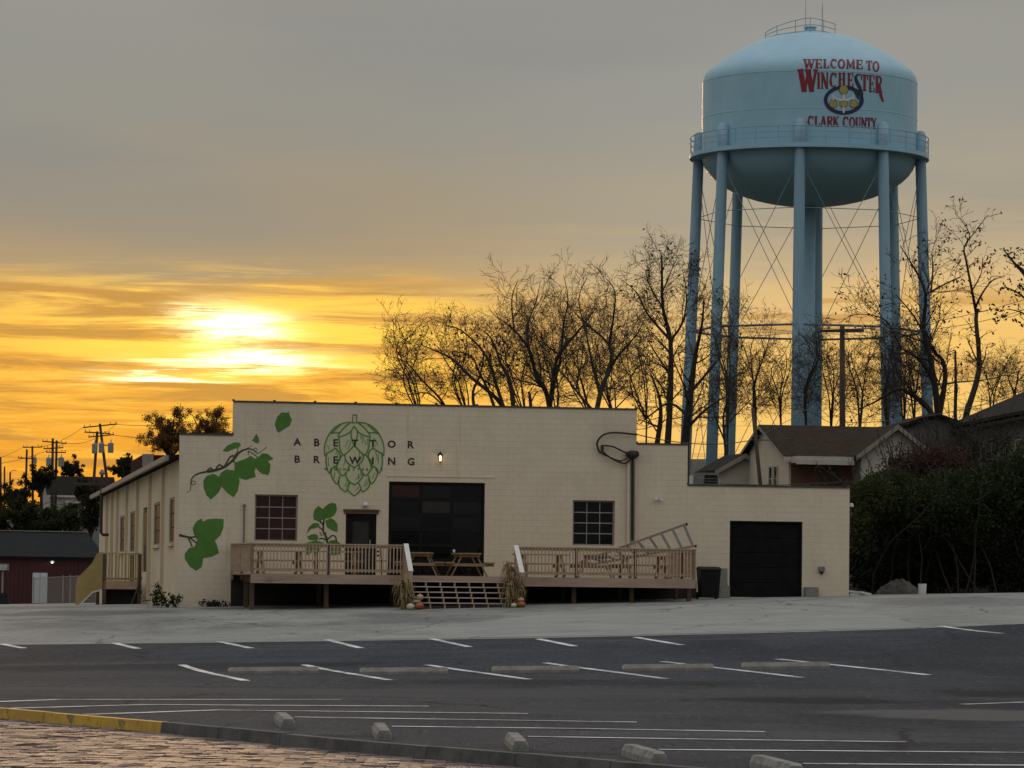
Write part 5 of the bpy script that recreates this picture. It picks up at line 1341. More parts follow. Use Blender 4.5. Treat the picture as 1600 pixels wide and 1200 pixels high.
# red metal shed on the left
RY = 258.0; ra = at(-190, 905, RY); rb2 = at(157, 905, RY+6); rz0 = g(at(80, 940, RY).x, RY)
rs = thing('red_metal_shed', 'low red ribbed metal building with black roof at the left edge', 'shed', (ra.x, RY, rz0), math.atan2(6, rb2.x-ra.x))
RL_ = math.hypot(rb2.x-ra.x, 6); wt_ = hz(70, 871, RY)-rz0; rt_ = hz(70, 832, RY+3)-rz0
MB().box(0, RL_, 0, 9, -.3, wt_).build('wall', M['redmetal'], rs)
dxa = [loc_ for loc_ in ()]
def sx_(px): p = at(px, 905, RY+3); return (p.x-ra.x)
d0_, d1_ = sx_(66.5), sx_(90.5); dtop = hz(78, 895, RY)-rz0
k = 0; x = .1
while x < RL_-.05:
    if not (d0_-.12 < x < d1_+.1): MB().box(x, x+.09, -.035, -.001, -.3, wt_-.06).build('rib', M['redmetal'], rs)
    x += .30
MB().hexa([(-.3, -.4, wt_-.05), (RL_+.3, -.4, wt_-.05), (RL_+.3, 4.5, rt_), (-.3, 4.5, rt_), (-.3, -.4, wt_+.08), (RL_+.3, -.4, wt_+.08), (RL_+.3, 4.5, rt_+.13), (-.3, 4.5, rt_+.13)]).hexa([(-.3, 4.5, rt_), (RL_+.3, 4.5, rt_), (RL_+.3, 9.4, wt_-.05), (-.3, 9.4, wt_-.05), (-.3, 4.5, rt_+.13), (RL_+.3, 4.5, rt_+.13), (RL_+.3, 9.4, wt_+.08), (-.3, 9.4, wt_+.08)]).build('roof', M['blackroof'], rs)
MB().box(-.3, RL_+.3, 4.4, 4.6, rt_+.13, rt_+.19).build('ridge_cap', M['gutter'], rs)
dm_ = (d0_+d1_)/2
for a, b in ((d0_, dm_-.015), (dm_+.015, d1_)):
    lf = MB().box(a, b, -.07, -.02, 0, dtop).build('door_leaf', M['whitedoor'], rs)
    MB().box(a+.08, b-.08, -.075, -.0705, .2, dtop*.45).box(a+.08, b-.08, -.075, -.0705, dtop*.52, dtop-.12).build('door_panel', M['whitedoor'], lf)
lp = at(82, 877, RY+2.5)
for _ in range(4): lp = at(82, 877, RY+6*(lp.x-ra.x)/(rb2.x-ra.x)-.30)
o = thing('shed_lamp', 'small white lit lamp above the white door of the red shed', 'lamp', (lp.x, lp.y, lp.z))
MB().box(-.06, .06, -.05, .3, -.02, .10).build('bracket', M['greybox'], o)
MB().lathe([(.02, .06), (.14, .0), (.20, -.06)], 12, (0, -.15, 0)).build('shade', M['white'], o, smooth=True)
MB().lathe([(.01, -.14), (.07, -.10), (.06, -.03)], 10, (0, -.15, 0)).build('bulb', M['bulb_w'], o, smooth=True)
sp = at(4, 886, RY-3)
o = thing('shed_cooler', 'pale ventilator box on a post before the red shed at the left edge', 'ventilator', (sp.x, sp.y, g(sp.x, sp.y)))
zc_ = sp.z-o.location.z
MB().box(-.38, .38, -.2, .4, zc_-.22, zc_+.22).build('case', M['greybox'], o)
for k in range(4): MB().box(-.32, .32, -.225, -.202, zc_-.17+k*.09, zc_-.13+k*.09).build('slat', M['white'], o)
MB().tube([(0, .1, -.1), (0, .1, zc_-.22)], .06, 8).build('post', M['gutter'], o)
MB().hexa([(-.5, -.3, 0), (.5, -.3, 0), (.5, .5, 0), (-.5, .5, 0), (-.4, -.2, .75), (.4, -.2, .75), (.4, .4, .7), (-.4, .4, .7)]).build('base', M['plastic'], o)
# chain link fence posts beside the shed door
fa, fb = at(98, 941, 235), at(118, 941, 228)
fn = thing('wire_fence', 'thin metal fence with wire mesh between the red shed and the side porch', 'fence', (fa.x, fa.y, g(fa.x, fa.y)))
pp = [at(52, 940, 246), at(98, 940, 237), at(109, 940, 235), at(150, 940, 226)]
pl_ = []
for p in pp:
    z0 = g(p.x, p.y); h = 1.75; pl_.append(Vector((p.x, p.y, z0))-fn.location)
    MB().tube([pl_[-1]-Vector((0, 0, .05)), pl_[-1]+Vector((0, 0, h))], .04, 8).build('post', M['gutter'], fn)
for a, b in zip(pl_[:-1], pl_[1:]):
    up = Vector((0, 0, 1.65)); MB().tube([a+up, b+up], .025, 6).build('top_rail', M['gutter'], fn)
    ms = MB(); L = (b-a).length; n = int(L/.16)
    for i in range(-int(1.6/.16), n):
        for sg in (0, 1):
            f0, f1 = i*.16/L, (i*.16+1.6)/L
            if sg: f0, f1 = f1, f0
            h0, h1 = .03, 1.63
            # clip to the bay
            def cl(f, fo, h, ho):
                if f < 0: k_ = (0-f)/(fo-f); return 0, h+(ho-h)*k_
                if f > 1: k_ = (1-f)/(fo-f); return 1, h+(ho-h)*k_
                return f, h
            ff0, hh0 = cl(f0, f1, h0, h1); ff1, hh1 = cl(f1, f0, h1, h0)
            if abs(ff0-ff1) < 1e-4: continue
            ms.tube([a.lerp(b, ff0)+Vector((0, 0, hh0)), a.lerp(b, ff1)+Vector((0, 0, hh1))], .0035, 3, cap=False)
    ms.build('mesh', M['gutter'], fn, kind='stuff')
# far house on the rise at the left
fh = at(86, 800, 420.0); fhz = g(fh.x, fh.y)
ho = thing('hillside_house', 'far pale house with dark roof among trees on the left rise', 'house', (fh.x, fh.y, 0), R(14))
ez_ = hz(90, 772, 420); rz_ = hz(90, 746, 424)
gable_house(ho, -.6, 6.5, 0, 7, fhz-1, ez_, rz_, 's', M['siding'], M['shingle_d'], over=.4)
MB().box(1.0, 5.2, -1.4, -.05, ez_-1.0, ez_-.75).build('porch_roof', M['trim'], ho)
for x in (1.1, 3, 5.1): MB().box(x-.1, x+.1, -1.35, -1.15, fhz-1, ez_-1.0).build('porch_post', M['trim'], ho)
win(ho, 2.0, ez_-1.8, .9, 1.3, 't', 0); win(ho, 4.6, ez_-1.8, .9, 1.3, 't', 0)

# ================================================================ POLES AND WIRES
def upole(lab, top, base, Y, arms, cans=(), r_=.15, ybase=None):
    a = at(*top, Y); b = at(*base, Y); d = (b-a).normalized(); zb = g(b.x, Y)
    k = (zb-.3-a.z)/d.z; foot = a+d*k
    o = thing('utility_pole', lab, 'utility pole', (foot.x, foot.y, zb))
    q = lambda p: Vector(p)-o.location
    MB().tube([q(a), q(a.lerp(foot, .5)), q(foot)], [r_*.75, r_*.9, r_], 10).build('post', M['pole'], o, smooth=True)
    for (x0, y0, x1, y1) in arms:
        p0, p1 = at(x0, y0, Y-.25), at(x1, y1, Y-.25); arm = MB().bar(q(p0), q(p1), .10, .12).build('crossarm', M['pole'], o)
        L = (p1-p0).length
        for f in (.03, .2, .8, .97) if L > 1.5 else (.1, .9):
            c = q(p0.lerp(p1, f)); MB().lathe([(.02, .05), (.02, .12), (.06, .14), (.05, .22), (.02, .25)], 8, c, cap=True).build('insulator', M['can'], arm)
    for (cx, cy, w_, h_) in cans:
        k = Y/F_PX; c = q(at(cx, cy, Y-.45)); rr_ = w_*k/2; hh = h_*k/2
        cn = MB().lathe([(rr_*.9, -hh), (rr_, -hh+.05), (rr_, hh-.06), (rr_*.95, hh), (rr_*.3, hh+.08)], 14, c, cap=True).build('transformer', M['can'], o, smooth=False)
        MB().tube([c+Vector((0, 0, hh+.05)), c+Vector((.03, 0, hh+.35))], .05, 6).build('bushing', M['can'], cn)
        fz_ = (c.z-q(a).z)/(q(foot).z-q(a).z); MB().bar(c+Vector((0, .05, hh*.6)), q(a).lerp(q(foot), fz_)+Vector((0, 0, hh*.6)), .10, .10).build('hanger', M['pole'], cn)
    return o
upole('brown wooden utility pole with crossarm rising behind the clapboard house', (1316, 508), (1316.5, 760), 178, [(1281, 517, 1350, 516.5)], r_=.16)
upole('thin dark tilted post between annex roof and house gable', (1176, 637), (1188, 757), 160, [], r_=.10)
upole('leaning utility pole with tallest crossarm and transformer, behind the side wall roof', (156, 662), (166, 742), 372, [(130, 668, 183, 662.5), (138, 683, 178, 679)], [(158.5, 700, 9, 15), (173, 700, 9, 15)], .17)
upole('reddish utility pole with a transformer beside the leaning one', (152, 674), (146, 760), 368, [(132, 675, 172, 677.5)], [(148, 701, 9, 15)], .17)
upole('dark utility pole with two crossarms left of a pair on the rise', (82.5, 685), (81.5, 790), 392, [(66, 689.5, 104, 693), (68, 701, 99, 699.5)], [(76, 722, 8, 13)], .17)
upole('utility pole right of the pair above the hillside house', (88.5, 688), (86.5, 790), 396, [(72, 706.5, 103, 707)], [(95.5, 722, 9, 14)], .16)
upole('slim utility pole with low crossarm near the left edge', (42, 702), (39.5, 800), 420, [(28, 715.5, 54, 716.5)], [], .15)
upole('slim utility pole with high crossarm near the left edge', (50.5, 697), (51.5, 800), 425, [(36, 699, 66, 698.5)], [(55, 720, 5, 9)], .15)
upole('bare utility pole at the extreme left edge', (0.5, 714), (0.5, 800), 400, [], [], .17)
upole('short thin pole just right of the leftmost bare pole', (7, 729), (7, 800), 430, [], [], .12)
# street lamp among the poles
a = at(16, 738, 440); p0 = at(12, 800, 440)
sl = thing('street_lamp', 'small far street lamp with curved arm near the left edge', 'street lamp', (a.x, a.y, g(a.x, a.y)))
q = lambda p: Vector(p)-sl.location
MB().tube([(0, 0, -.2), q(a)], .10, 8).build('post', M['pole'], sl); tip = q(at(24, 734.5, 440))
MB().tube(spl([q(a), (q(a)+tip)/2+Vector((0, 0, .12)), tip], 4), .04, 6).build('arm', M['gutter'], sl)
MB().lathe([(.03, .05), (.18, 0), (.22, -.06)], 10, tip, cap=True).build('lamp_head', M['can'], sl)
def wire(pts, sag, lab, r_=.012):
    P = [at(*p) for p in pts]; Q = []
    for a, b in zip(P[:-1], P[1:]):
        for i in range(14): f = i/14; Q.append(a.lerp(b, f)-Vector((0, 0, sag*4*f*(1-f))))
    Q.append(P[-1]); o = MB().tube(Q, r_, 4).build('overhead_wire', M['wire']); tag(o, lab, 'wire', 'overhead wires'); return o
def near_wire(p0, pts, sag, lab, r_):
    P = [p0]+[at(*p) for p in pts]; Q = []
    for a, b in zip(P[:-1], P[1:]):
        for i in range(14): f = i/14; Q.append(a.lerp(b, f)-Vector((0, 0, sag*4*f*(1-f))))
    Q.append(P[-1]); tag(MB().tube(Q, r_, 5).build('overhead_wire', M['wire']), lab, 'wire', 'overhead wires')
near_wire(fp(996, 679, -.14), [(1178, 687, 160), (1316, 663, 178)], .25, 'service wire from the facade cable loop past the tilted post to the pole', .018)
wire([(1180, 684, 160), (1316, 600, 178)], .15, 'thin wire climbing from the tilted post to the brown pole', .012)
wire([(1283, 513, 178), (1640, 455, 150)], .5, 'wire from the brown pole crossarm left end to the right edge', .012)
wire([(1348, 513, 178), (1640, 470, 150)], .5, 'wire from the brown pole crossarm right end to the right edge', .012)
wire([(1316, 660, 178), (1640, 600, 140)], .4, 'low wire from the brown pole across the grey house roof', .014)
wire([(1075, 752, 152), (1330, 752, 160), (1640, 742, 150)], .15, 'low wire running just above the annex roof', .014)
wire([(131, 667, 372), (37, 698, 425), (-60, 720, 460)], .7, 'left wire between the leaning pole and the far pole', .022)
wire([(182, 662, 372), (103, 692, 392), (-60, 728, 430)], .7, 'right wire between the leaning pole and the pole pair', .022)
wire([(182, 663, 371), (420, 640, 330)], .6, 'wire from the leaning pole running off behind the parapet', .022)
wire([(178, 680, 372), (420, 668, 330)], .6, 'lower wire from the leaning pole running off behind the parapet', .022)
wire([(-40, 787, 380), (75, 785, 385), (150, 760, 368)], .8, 'low cable crossing the dark trees at the left', .03)

# ================================================================ TREES
def rot_about(v, ax, a): return Matrix.Rotation(a, 3, ax) @ v
class Tree:
    def __init__(s, seed): s.r = random.Random(seed); s.limb = MB(); s.twig = MB(); s.tips = []
    def walk(s, p, d, L, n, curl, up):
        pts = [p.copy()]; q = p.copy(); v = d.copy()
        for i in range(n):
            v = (v + Vector((s.r.gauss(0, curl), s.r.gauss(0, curl), s.r.gauss(0, curl)+up))).normalized(); q = q+v*(L/n); pts.append(q.copy())
        return pts
    def sub(s, pts, r0, r1, lvl, spec):
        n = len(pts)
        ln = [0]
        for a, b in zip(pts[:-1], pts[1:]): ln.append(ln[-1]+(b-a).length)
        L = ln[-1]
        if lvl >= len(spec): s.tips += [pts[-1], pts[n//2]]; return
        dens, clen, cn, curl, up, start = spec[lvl]
        k = max(1, int(L*dens+s.r.random()))
        for j in range(k):
            f = start+(1-start)*((j+s.r.random())/k); x = f*L; i = 0
            while i < n-2 and ln[i+1] < x: i += 1
            u = (x-ln[i])/max(1e-6, ln[i+1]-ln[i]); p = pts[i].lerp(pts[i+1], u); t = (pts[i+1]-pts[i]).normalized()
            ax = t.cross(Vector((s.r.gauss(0, 1), s.r.gauss(0, 1), s.r.gauss(0, 1))))
            if ax.length < 1e-3: continue
            d = rot_about(t, ax.normalized(), R(s.r.uniform(25, 74)))
            cl = clen*(1.15-.80*f)*s.r.uniform(.55, 1.25)
            rr = max(.0105, min(.06, (r0+(r1-r0)*f)*s.r.uniform(.30, .5))); re = max(.0075, rr*.3)
            P = s.walk(p, d, cl, cn, curl, up)
            (s.limb if rr > .06 else s.twig).tube(P, [rr+(re-rr)*q/(len(P)-1) for q in range(len(P))], 5 if rr > .06 else 3, cap=False)
            s.sub(P, rr, re, lvl+1, spec)
def leaf_mesh(pts, spread, per, size, rng_, flat=0.0):
    n = len(pts)*per
    if n == 0: return None
    C = np.repeat(np.array([tuple(p) for p in pts]), per, axis=0) + rng_.normal(0, spread, (n, 3))
    A = rng_.normal(0, 1, (n, 3)); A /= np.linalg.norm(A, axis=1)[:, None]
    B = rng_.normal(0, 1, (n, 3)); B -= A*(A*B).sum(1)[:, None]; B /= np.linalg.norm(B, axis=1)[:, None]
    S_ = size*rng_.uniform(.6, 1.3, (n, 1))
    V = np.stack([C-A*S_, C+B*S_*.45, C+A*S_, C-B*S_*.45], 1).reshape(-1, 3)
    me = bpy.data.meshes.new('leaves'); me.vertices.add(n*4); me.vertices.foreach_set('co', V.ravel())
    me.loops.add(n*4); me.loops.foreach_set('vertex_index', np.arange(n*4)); me.polygons.add(n); me.polygons.foreach_set('loop_start', np.arange(0, n*4, 4)); me.polygons.foreach_set('loop_total', np.full(n, 4)); me.update(); me.validate()
    return me
def tree(lab, conv, limbs, Y, seed, spec, leaves=None, rscale=.70, group='bare trees'):
    """limbs: [(picture points, start radius, end radius)], traced and pushed to their own depths"""
    T = Tree(seed); b0 = None; prev = []
    for pts, r0, r1 in limbs:
        P = [conv(*p) for p in pts]; slope = T.r.uniform(-.35, .35); W = []
        z0 = at(*P[0], Y).z
        for i, p in enumerate(P):
            h = max(0, at(*p, Y).z-z0); W.append(at(*p, Y+slope*h+T.r.gauss(0, .15)))
        if b0 is None: b0 = W[0]
        if prev:
            near_ = min(prev, key=lambda q_: (q_.x-W[0].x)**2+(q_.z-W[0].z)**2)
            if math.hypot(near_.x-W[0].x, near_.z-W[0].z) < .9:      # fork: start on the limb it grows from
                dl = near_-W[0]; W = [q_+dl*max(0, 1-i_/2) if i_ < 2 else q_+Vector((0, dl.y*.5, 0)) for i_, q_ in enumerate(W)]
            else:                                                    # another stem from the same foot
                ft = Vector((b0.x+T.r.uniform(-.3, .3), b0.y+T.r.uniform(-.3, .3), g(b0.x, b0.y)-.3)); md = ft.lerp(W[0], .5); md.x = ft.x+(W[0].x-ft.x)*.35
                T.limb.tube(spl([ft, md, W[0]], 4), [r0*1.3*rscale]*8+[r0*rscale], 7)
        W = spl(W, 3); prev += W
        T.limb.tube(W, [(r0+(r1-r0)*i/(len(W)-1))*rscale for i in range(len(W))], 7, cap=True)
        T.sub(W, r0*rscale, r1*rscale, 0, spec)
    zb = g(b0.x, b0.y)
    root = thing('tree', lab, 'tree', (b0.x, b0.y, zb), 0, group)
    T.limb.tube([(b0.x, b0.y, zb-.3), tuple(b0.lerp(Vector((b0.x, b0.y, zb)), .5)), tuple(b0)], [limbs[0][1]*1.5*rscale, limbs[0][1]*1.25*rscale, limbs[0][1]*rscale], 8)
    iv = -Vector(root.location)
    for nm, m, mt in (('trunk', T.limb, M['bark']), ('crown', T.twig, M['twig'])):
        if not m.v: continue
        m.v = [(a+iv.x, b+iv.y, c+iv.z) for a, b, c in m.v]; m.build(nm, mt, root)
    if leaves:
        frac, per, size, spread, lm = leaves; rg = np.random.default_rng(seed)
        tips = [p+iv for p in T.tips if rg.random() < frac]
        me = leaf_mesh(tips, spread, per, size, rg)
        if me: link('leaves', me, M[lm], root)
    return root
cA = lambda x, y: (560+x/2.963, 380+y/2.963)
cB = lambda x, y: (1200+x/3, 300+y/3)
SP = [(1.6, 3.4, 6, .16, .05, .12), (2.7, 1.55, 5, .19, .04, .08), (3.3, .72, 4, .2, .03, .12)]
SPL = [(1.2, 2.8, 5, .16, .06, .2), (2.3, 1.25, 4, .2, .05, .1), (2.9, .6, 3, .22, .03, .15)]
tree('bare tree leaning left with the lowest sprawling branches over the parapet', cA, [([(690,800),(640,720),(520,620),(440,540),(360,500),(290,470)], .20, .03), ([(640,720),(560,690),(410,770),(370,710),(290,630),(220,550),(130,520)][2:], .12, .02), ([(690,770),(640,640),(610,560),(560,480),(470,400),(400,380)], .16, .03), ([(420,780),(330,700),(230,700),(180,680)], .08, .015)], 212, 11, SP, (.05, 2, .11, .2, 'leaf_dark'))
tree('bushy dark tree with leaf clumps left of the parapet middle', cA, [([(720,790),(700,640),(660,560),(620,450),(570,400)], .18, .03), ([(640,790),(600,680),(560,600),(520,520),(430,500)], .14, .03), ([(540,790),(530,690),(560,620),(580,520),(560,470)], .14, .03), ([(740,790),(730,700),(690,600),(640,540)], .1, .02)], 206, 12, SPL, (.22, 3, .13, .22, 'leaf_dark'))
tree('short broken stump rising beside the central bare tree', cA, [([(800,790),(795,720),(790,690)], .14, .11), ([(800,750),(830,690),(870,690)], .06, .02)], 204, 13, [(.8, .8, 3, .2, .03, .4), (1.5, .5, 3, .2, 0, .2)])
tree('central bare tree with fanning crown behind the parapet', cA, [([(890,790),(870,690),(820,600),(790,490),(720,400),(640,340)], .24, .03), ([(900,760),(920,620),(935,530),(880,480),(830,420)], .18, .03), ([(930,770),(940,540),(1000,430),(1050,370),(1100,300)], .18, .03), ([(790,490),(780,390),(820,280),(840,190)], .10, .02), ([(720,400),(710,260),(740,170)], .08, .02), ([(935,530),(950,380),(970,260),(950,150)], .10, .02), ([(860,690),(790,620),(700,580)], .09, .02)], 214, 14, SP)
tree('forked bare tree right of the central one behind the parapet', cA, [([(1100,790),(1130,660),(1165,580),(1160,470),(1050,370),(1000,320)], .22, .03), ([(1060,770),(1010,700),(960,620),(900,560)], .13, .02), ([(1165,580),(1210,510),(1290,420),(1330,340)], .14, .02), ([(1160,470),(1180,350),(1190,220),(1150,160)], .12, .02), ([(1115,690),(1080,550),(1060,440),(1020,260),(1060,160)], .12, .02), ([(1000,700),(1030,560),(1040,450)], .08, .02)], 209, 15, SP)
tree('thin straight bare sapling between the parapet and the dense tree', cA, [([(1160,800),(1165,700),(1175,580),(1185,480)], .07, .02), ([(1210,800),(1260,720),(1310,660),(1380,600)], .06, .015), ([(1170,720),(1240,640),(1300,560)], .05, .015)], 200, 16, SPL)
tree('tall bare tree with rounded twiggy top left of the tower legs', cA, [([(1430,960),(1445,700),(1445,450),(1410,300),(1405,100),(1400,40)], .30, .03), ([(1445,450),(1340,330),(1290,230),(1220,170)], .13, .02), ([(1445,470),(1500,380),(1520,250),(1500,120)], .13, .02), ([(1440,600),(1370,500),(1330,430)], .10, .02), ([(1410,300),(1350,200),(1330,120)], .09, .02), ([(1408,200),(1450,110),(1480,60)], .07, .02)], 224, 17, [(2.1, 3.4, 6, .15, .06, .15), (3.4, 1.5, 5, .18, .05, .08), (4.2, .7, 4, .2, .03, .12)], (.05, 2, .12, .2, 'leaf_dark'))
tree('dense dark tree with many stems directly left of the tower legs', cA, [([(1510,960),(1525,800),(1545,640),(1560,520),(1590,380),(1600,260)], .34, .04), ([(1380,950),(1400,800),(1390,700),(1350,600)], .22, .04), ([(1520,800),(1440,740),(1360,790),(1300,840)], .12, .03), ([(1540,700),(1620,600),(1680,520)], .14, .03), ([(1530,850),(1620,760),(1720,700)], .14, .03), ([(1400,850),(1340,830),(1290,810)], .09, .02)], 196, 18, SP, (.06, 2, .11, .2, 'leaf_dark'))
tree('bare scrubby tree standing among the left tower legs', cA, [([(1700,960),(1690,800),(1720,700),(1760,600)], .13, .02), ([(1690,850),(1760,780),(1840,700)], .09, .02), ([(1700,900),(1650,780),(1640,680)], .09, .02)], 232, 19, SP, (.05, 2, .12, .2, 'leaf_dark'))
tree('spreading leafy tree with arching limbs in front of the right tower legs', cB, [([(800,1100),(740,1000),(650,935),(590,930),(500,985),(420,1020)], .22, .03), ([(810,1080),(800,950),(740,830),(660,750),(560,720)], .22, .03), ([(830,1070),(800,930),(760,770),(730,640),(740,480),(700,380),(620,250)], .28, .03), ([(860,1050),(860,880),(820,790),(770,740),(690,590),(600,480)], .22, .03), ([(640,730),(590,650),(560,610),(500,580),(400,575),(340,610)], .08, .015), ([(735,500),(830,440),(900,400)], .09, .02), ([(740,480),(760,380),(760,290)], .08, .02)], 190, 21, SP, (.10, 3, .10, .22, 'leaf_dark'))
tree('slim bare tree with forked top at the right, above the grey house', cB, [([(930,1040),(980,880),(990,780),(975,600),(985,550)], .24, .12), ([(985,550),(960,450),(940,320),(930,250),(980,180),(1040,100)], .12, .02), ([(985,550),(1010,480),(1060,410),(1120,390)], .10, .02), ([(960,450),(1000,380),(1010,300)], .06, .015), ([(930,250),(950,190),(880,90)], .06, .012)], 194, 22, [(1.5, 1.9, 5, .2, .05, .35), (2.6, 1.0, 4, .22, .0, .15), (3.0, .45, 3, .25, -.03, .2)], (.22, 2, .13, .2, 'leaf_autumn'))
tree('dead upright stub trunk between the two right trees', cB, [([(878,1040),(880,880),(878,745)], .14, .08), ([(905,1040),(900,900)], .1, .06)], 198, 23, [(.8, .9, 3, .2, .04, .5), (2, .5, 3, .2, 0, .2)], (.3, 2, .15, .2, 'leaf_dark'))
tree('dark leafy tree reaching in from the right picture edge', cB, [([(1333,1100),(1303,800),(1263,560),(1223,420),(1153,330),(1103,270)], .26, .03), ([(1263,560),(1183,480),(1113,440)], .10, .02), ([(1263,640),(1183,570),(1123,545)], .08, .02), ([(1223,420),(1193,360),(1123,320)], .08, .02)], 172, 24, [(.8, 1.5, 5, .16, .03, .3), (1.7, .8, 4, .2, .03, .15), (2.2, .4, 3, .22, .02, .2)], (.9, 10, .11, .18, 'leaf_dark'))
for i, (x, top, bot, sp_, lab) in enumerate([(560, 640, 1130, 80, 'thin bare tree between the tower riser and the brown pole'), (300, 720, 1130, 70, 'small bare thicket tree right below the tower riser'), (60, 700, 1130, 90, 'small bare tree between the left tower legs and the riser'),
        (430, 660, 1130, 90, 'bare bushy tree just right of the brown utility pole'), (680, 650, 1120, 60, 'bare bush tree behind the right tower legs'), (1050, 740, 1100, 110, 'scrubby bush tree above the grey house ridge'), (1160, 760, 1100, 70, 'scrubby bush at the right edge above the grey roof'), (180, 620, 1130, 110, 'fine twigged tree between the tilted post and the tower riser'), (-60, 560, 1150, 120, 'tall fine twigged tree behind the second tower leg'), (-190, 480, 1150, 120, 'tall fine twigged tree behind the leftmost tower leg'), (640, 600, 1120, 100, 'fine twigged tree behind the right pair of tower legs')]):
    rr_ = random.Random(100+i); L_ = []
    for k in range(4):
        xx = x+rr_.uniform(-14, 14); L_.append(([(x+rr_.uniform(-8, 8), bot), (xx, bot-(bot-top)*.4), (xx+rr_.uniform(-.6, .6)*sp_, bot-(bot-top)*.7), (xx+rr_.uniform(-1, 1)*sp_, top+rr_.uniform(0, 90))], .085, .018))
    tree(lab, cB, L_, 238+5*(i % 3), 60+i, SP, (.03, 1, .10, .2, 'leaf_autumn'), group='thin trees round the tower')
# more thin background growth at the parapet
for i, (x, top, lab) in enumerate([(250, 330, 'thin pale bare tree farthest left over the parapet'), (470, 320, 'fine twigged tree behind the leaning one'), (1010, 230, 'fine twigged tree filling the middle of the bare row'), (1290, 330, 'fine twigged tree left of the rounded one'), (720, 260, 'fine twigged tree just left of the central bare one'), (860, 200, 'fine twigged tree behind the central bare one'), (1150, 220, 'fine twigged tree behind the forked bare one')]):
    rr_ = random.Random(200+i); L_ = []
    for k in range(5): L_.append(([(x+rr_.uniform(-20, 20)+60, 820), (x+rr_.uniform(-40, 60), 640), (x+rr_.uniform(-90, 70), 500), (x+rr_.uniform(-120, 90), top+rr_.uniform(0, 100))], .075, .016))
    tree(lab, cA, L_, 240+i*3, 80+i, SP, None, group='thin trees behind the parapet')
# leafy round trees on the left
def round_tree(lab, px, py, Y, wpx, hpx, seed, lm, nleaf=2600, size=.28, group='leafy trees on the left', baseshift=0, lobes=9):
    """a trunk, limbs and leaf clumps filling an uneven crown"""
    rr_ = random.Random(seed); rg = np.random.default_rng(seed); k = Y/F_PX; c = at(px, py, Y); zb = g(c.x, Y); W, H = wpx*k/2, hpx*k/2
    root = thing('tree', lab, 'tree', (c.x, Y, zb), 0, group); cz = c.z-zb
    T = Tree(seed); T.limb.tube([(0, 0, -.3), (.1, 0, cz*.4), (0, .1, max(cz*.6, cz-H*.4))], [W*.06+.1, W*.05+.08, W*.04+.05], 7)
    base = Vector((0, .1, max(cz*.5, cz-H*.75)))
    sc = W/2.2; spc = [(1.5/sc, 1.35*sc, 5, .16, .05, .25), (3.0/sc, .62*sc, 4, .2, .03, .12), (4.2/sc, .28*sc, 3, .22, .0, .2)]
    for i in range(13):
        a = 6.283*i/13+rr_.uniform(-.3, .3); b = rr_.uniform(-.25, 1); q = rr_.uniform(.7, .95); e = math.sqrt(max(0, 1-b*b*.85))
        p = Vector((W*q*math.cos(a)*e, W*.8*q*math.sin(a)*e, cz+H*q*b))
        pts = spl([base, base.lerp(p, .5)+Vector((rr_.gauss(0, .15), rr_.gauss(0, .15), .2*H)), p], 3)
        r0_ = .05+.02*W; T.limb.tube(pts, [r0_-(r0_-.02)*k_/(len(pts)-1) for k_ in range(len(pts))], 4, cap=False)
        T.sub(pts, r0_*.7, .015, 0, spc)
    T.limb.build('trunk', M['bark'], root); T.twig.build('crown', M['twig'], root)
    me = leaf_mesh(T.tips, W*.055, max(1, nleaf//max(1, len(T.tips))), size, rg); link('leaves', me, M[lm], root); return root
round_tree('autumn leaved tree whose round crown shows left of the parapet', 266, 682, 300, 100, 92, 31, 'leaf_autumn', 14000, .075)
round_tree('autumn leaved tree right beside the parapet step, backlit', 328, 674, 310, 90, 90, 32, 'leaf_autumn', 12000, .075)
round_tree('dark bush tree above the side roof below the leaning pole', 196, 735, 250, 52, 50, 33, 'leaf_dark', 5000, .085)
round_tree('dark tree behind the hillside house at its right', 140, 775, 400, 60, 60, 34, 'leaf_dark', 5000, .13)
round_tree('dark tree crown between the pole pair and the slim poles', 64, 752, 385, 58, 56, 35, 'leaf_dark', 5000, .13)
round_tree('dark broad tree at the left edge below the slim poles', 24, 782, 380, 80, 66, 36, 'leaf_dark', 7000, .14)
round_tree('small dark tree over the hillside house roof', 112, 735, 430, 44, 40, 37, 'leaf_dark', 5000, .13)
round_tree('olive scrub tree left behind the red shed roof', 30, 815, 300, 110, 70, 38, 'leaf_olive', 8000, .13)
round_tree('olive scrub tree behind the middle of the red shed roof', 95, 818, 296, 90, 64, 39, 'leaf_olive', 7000, .13)
round_tree('dark scrub tree between red shed and side wall', 142, 800, 285, 50, 110, 40, 'leaf_dark', 6000, .11)

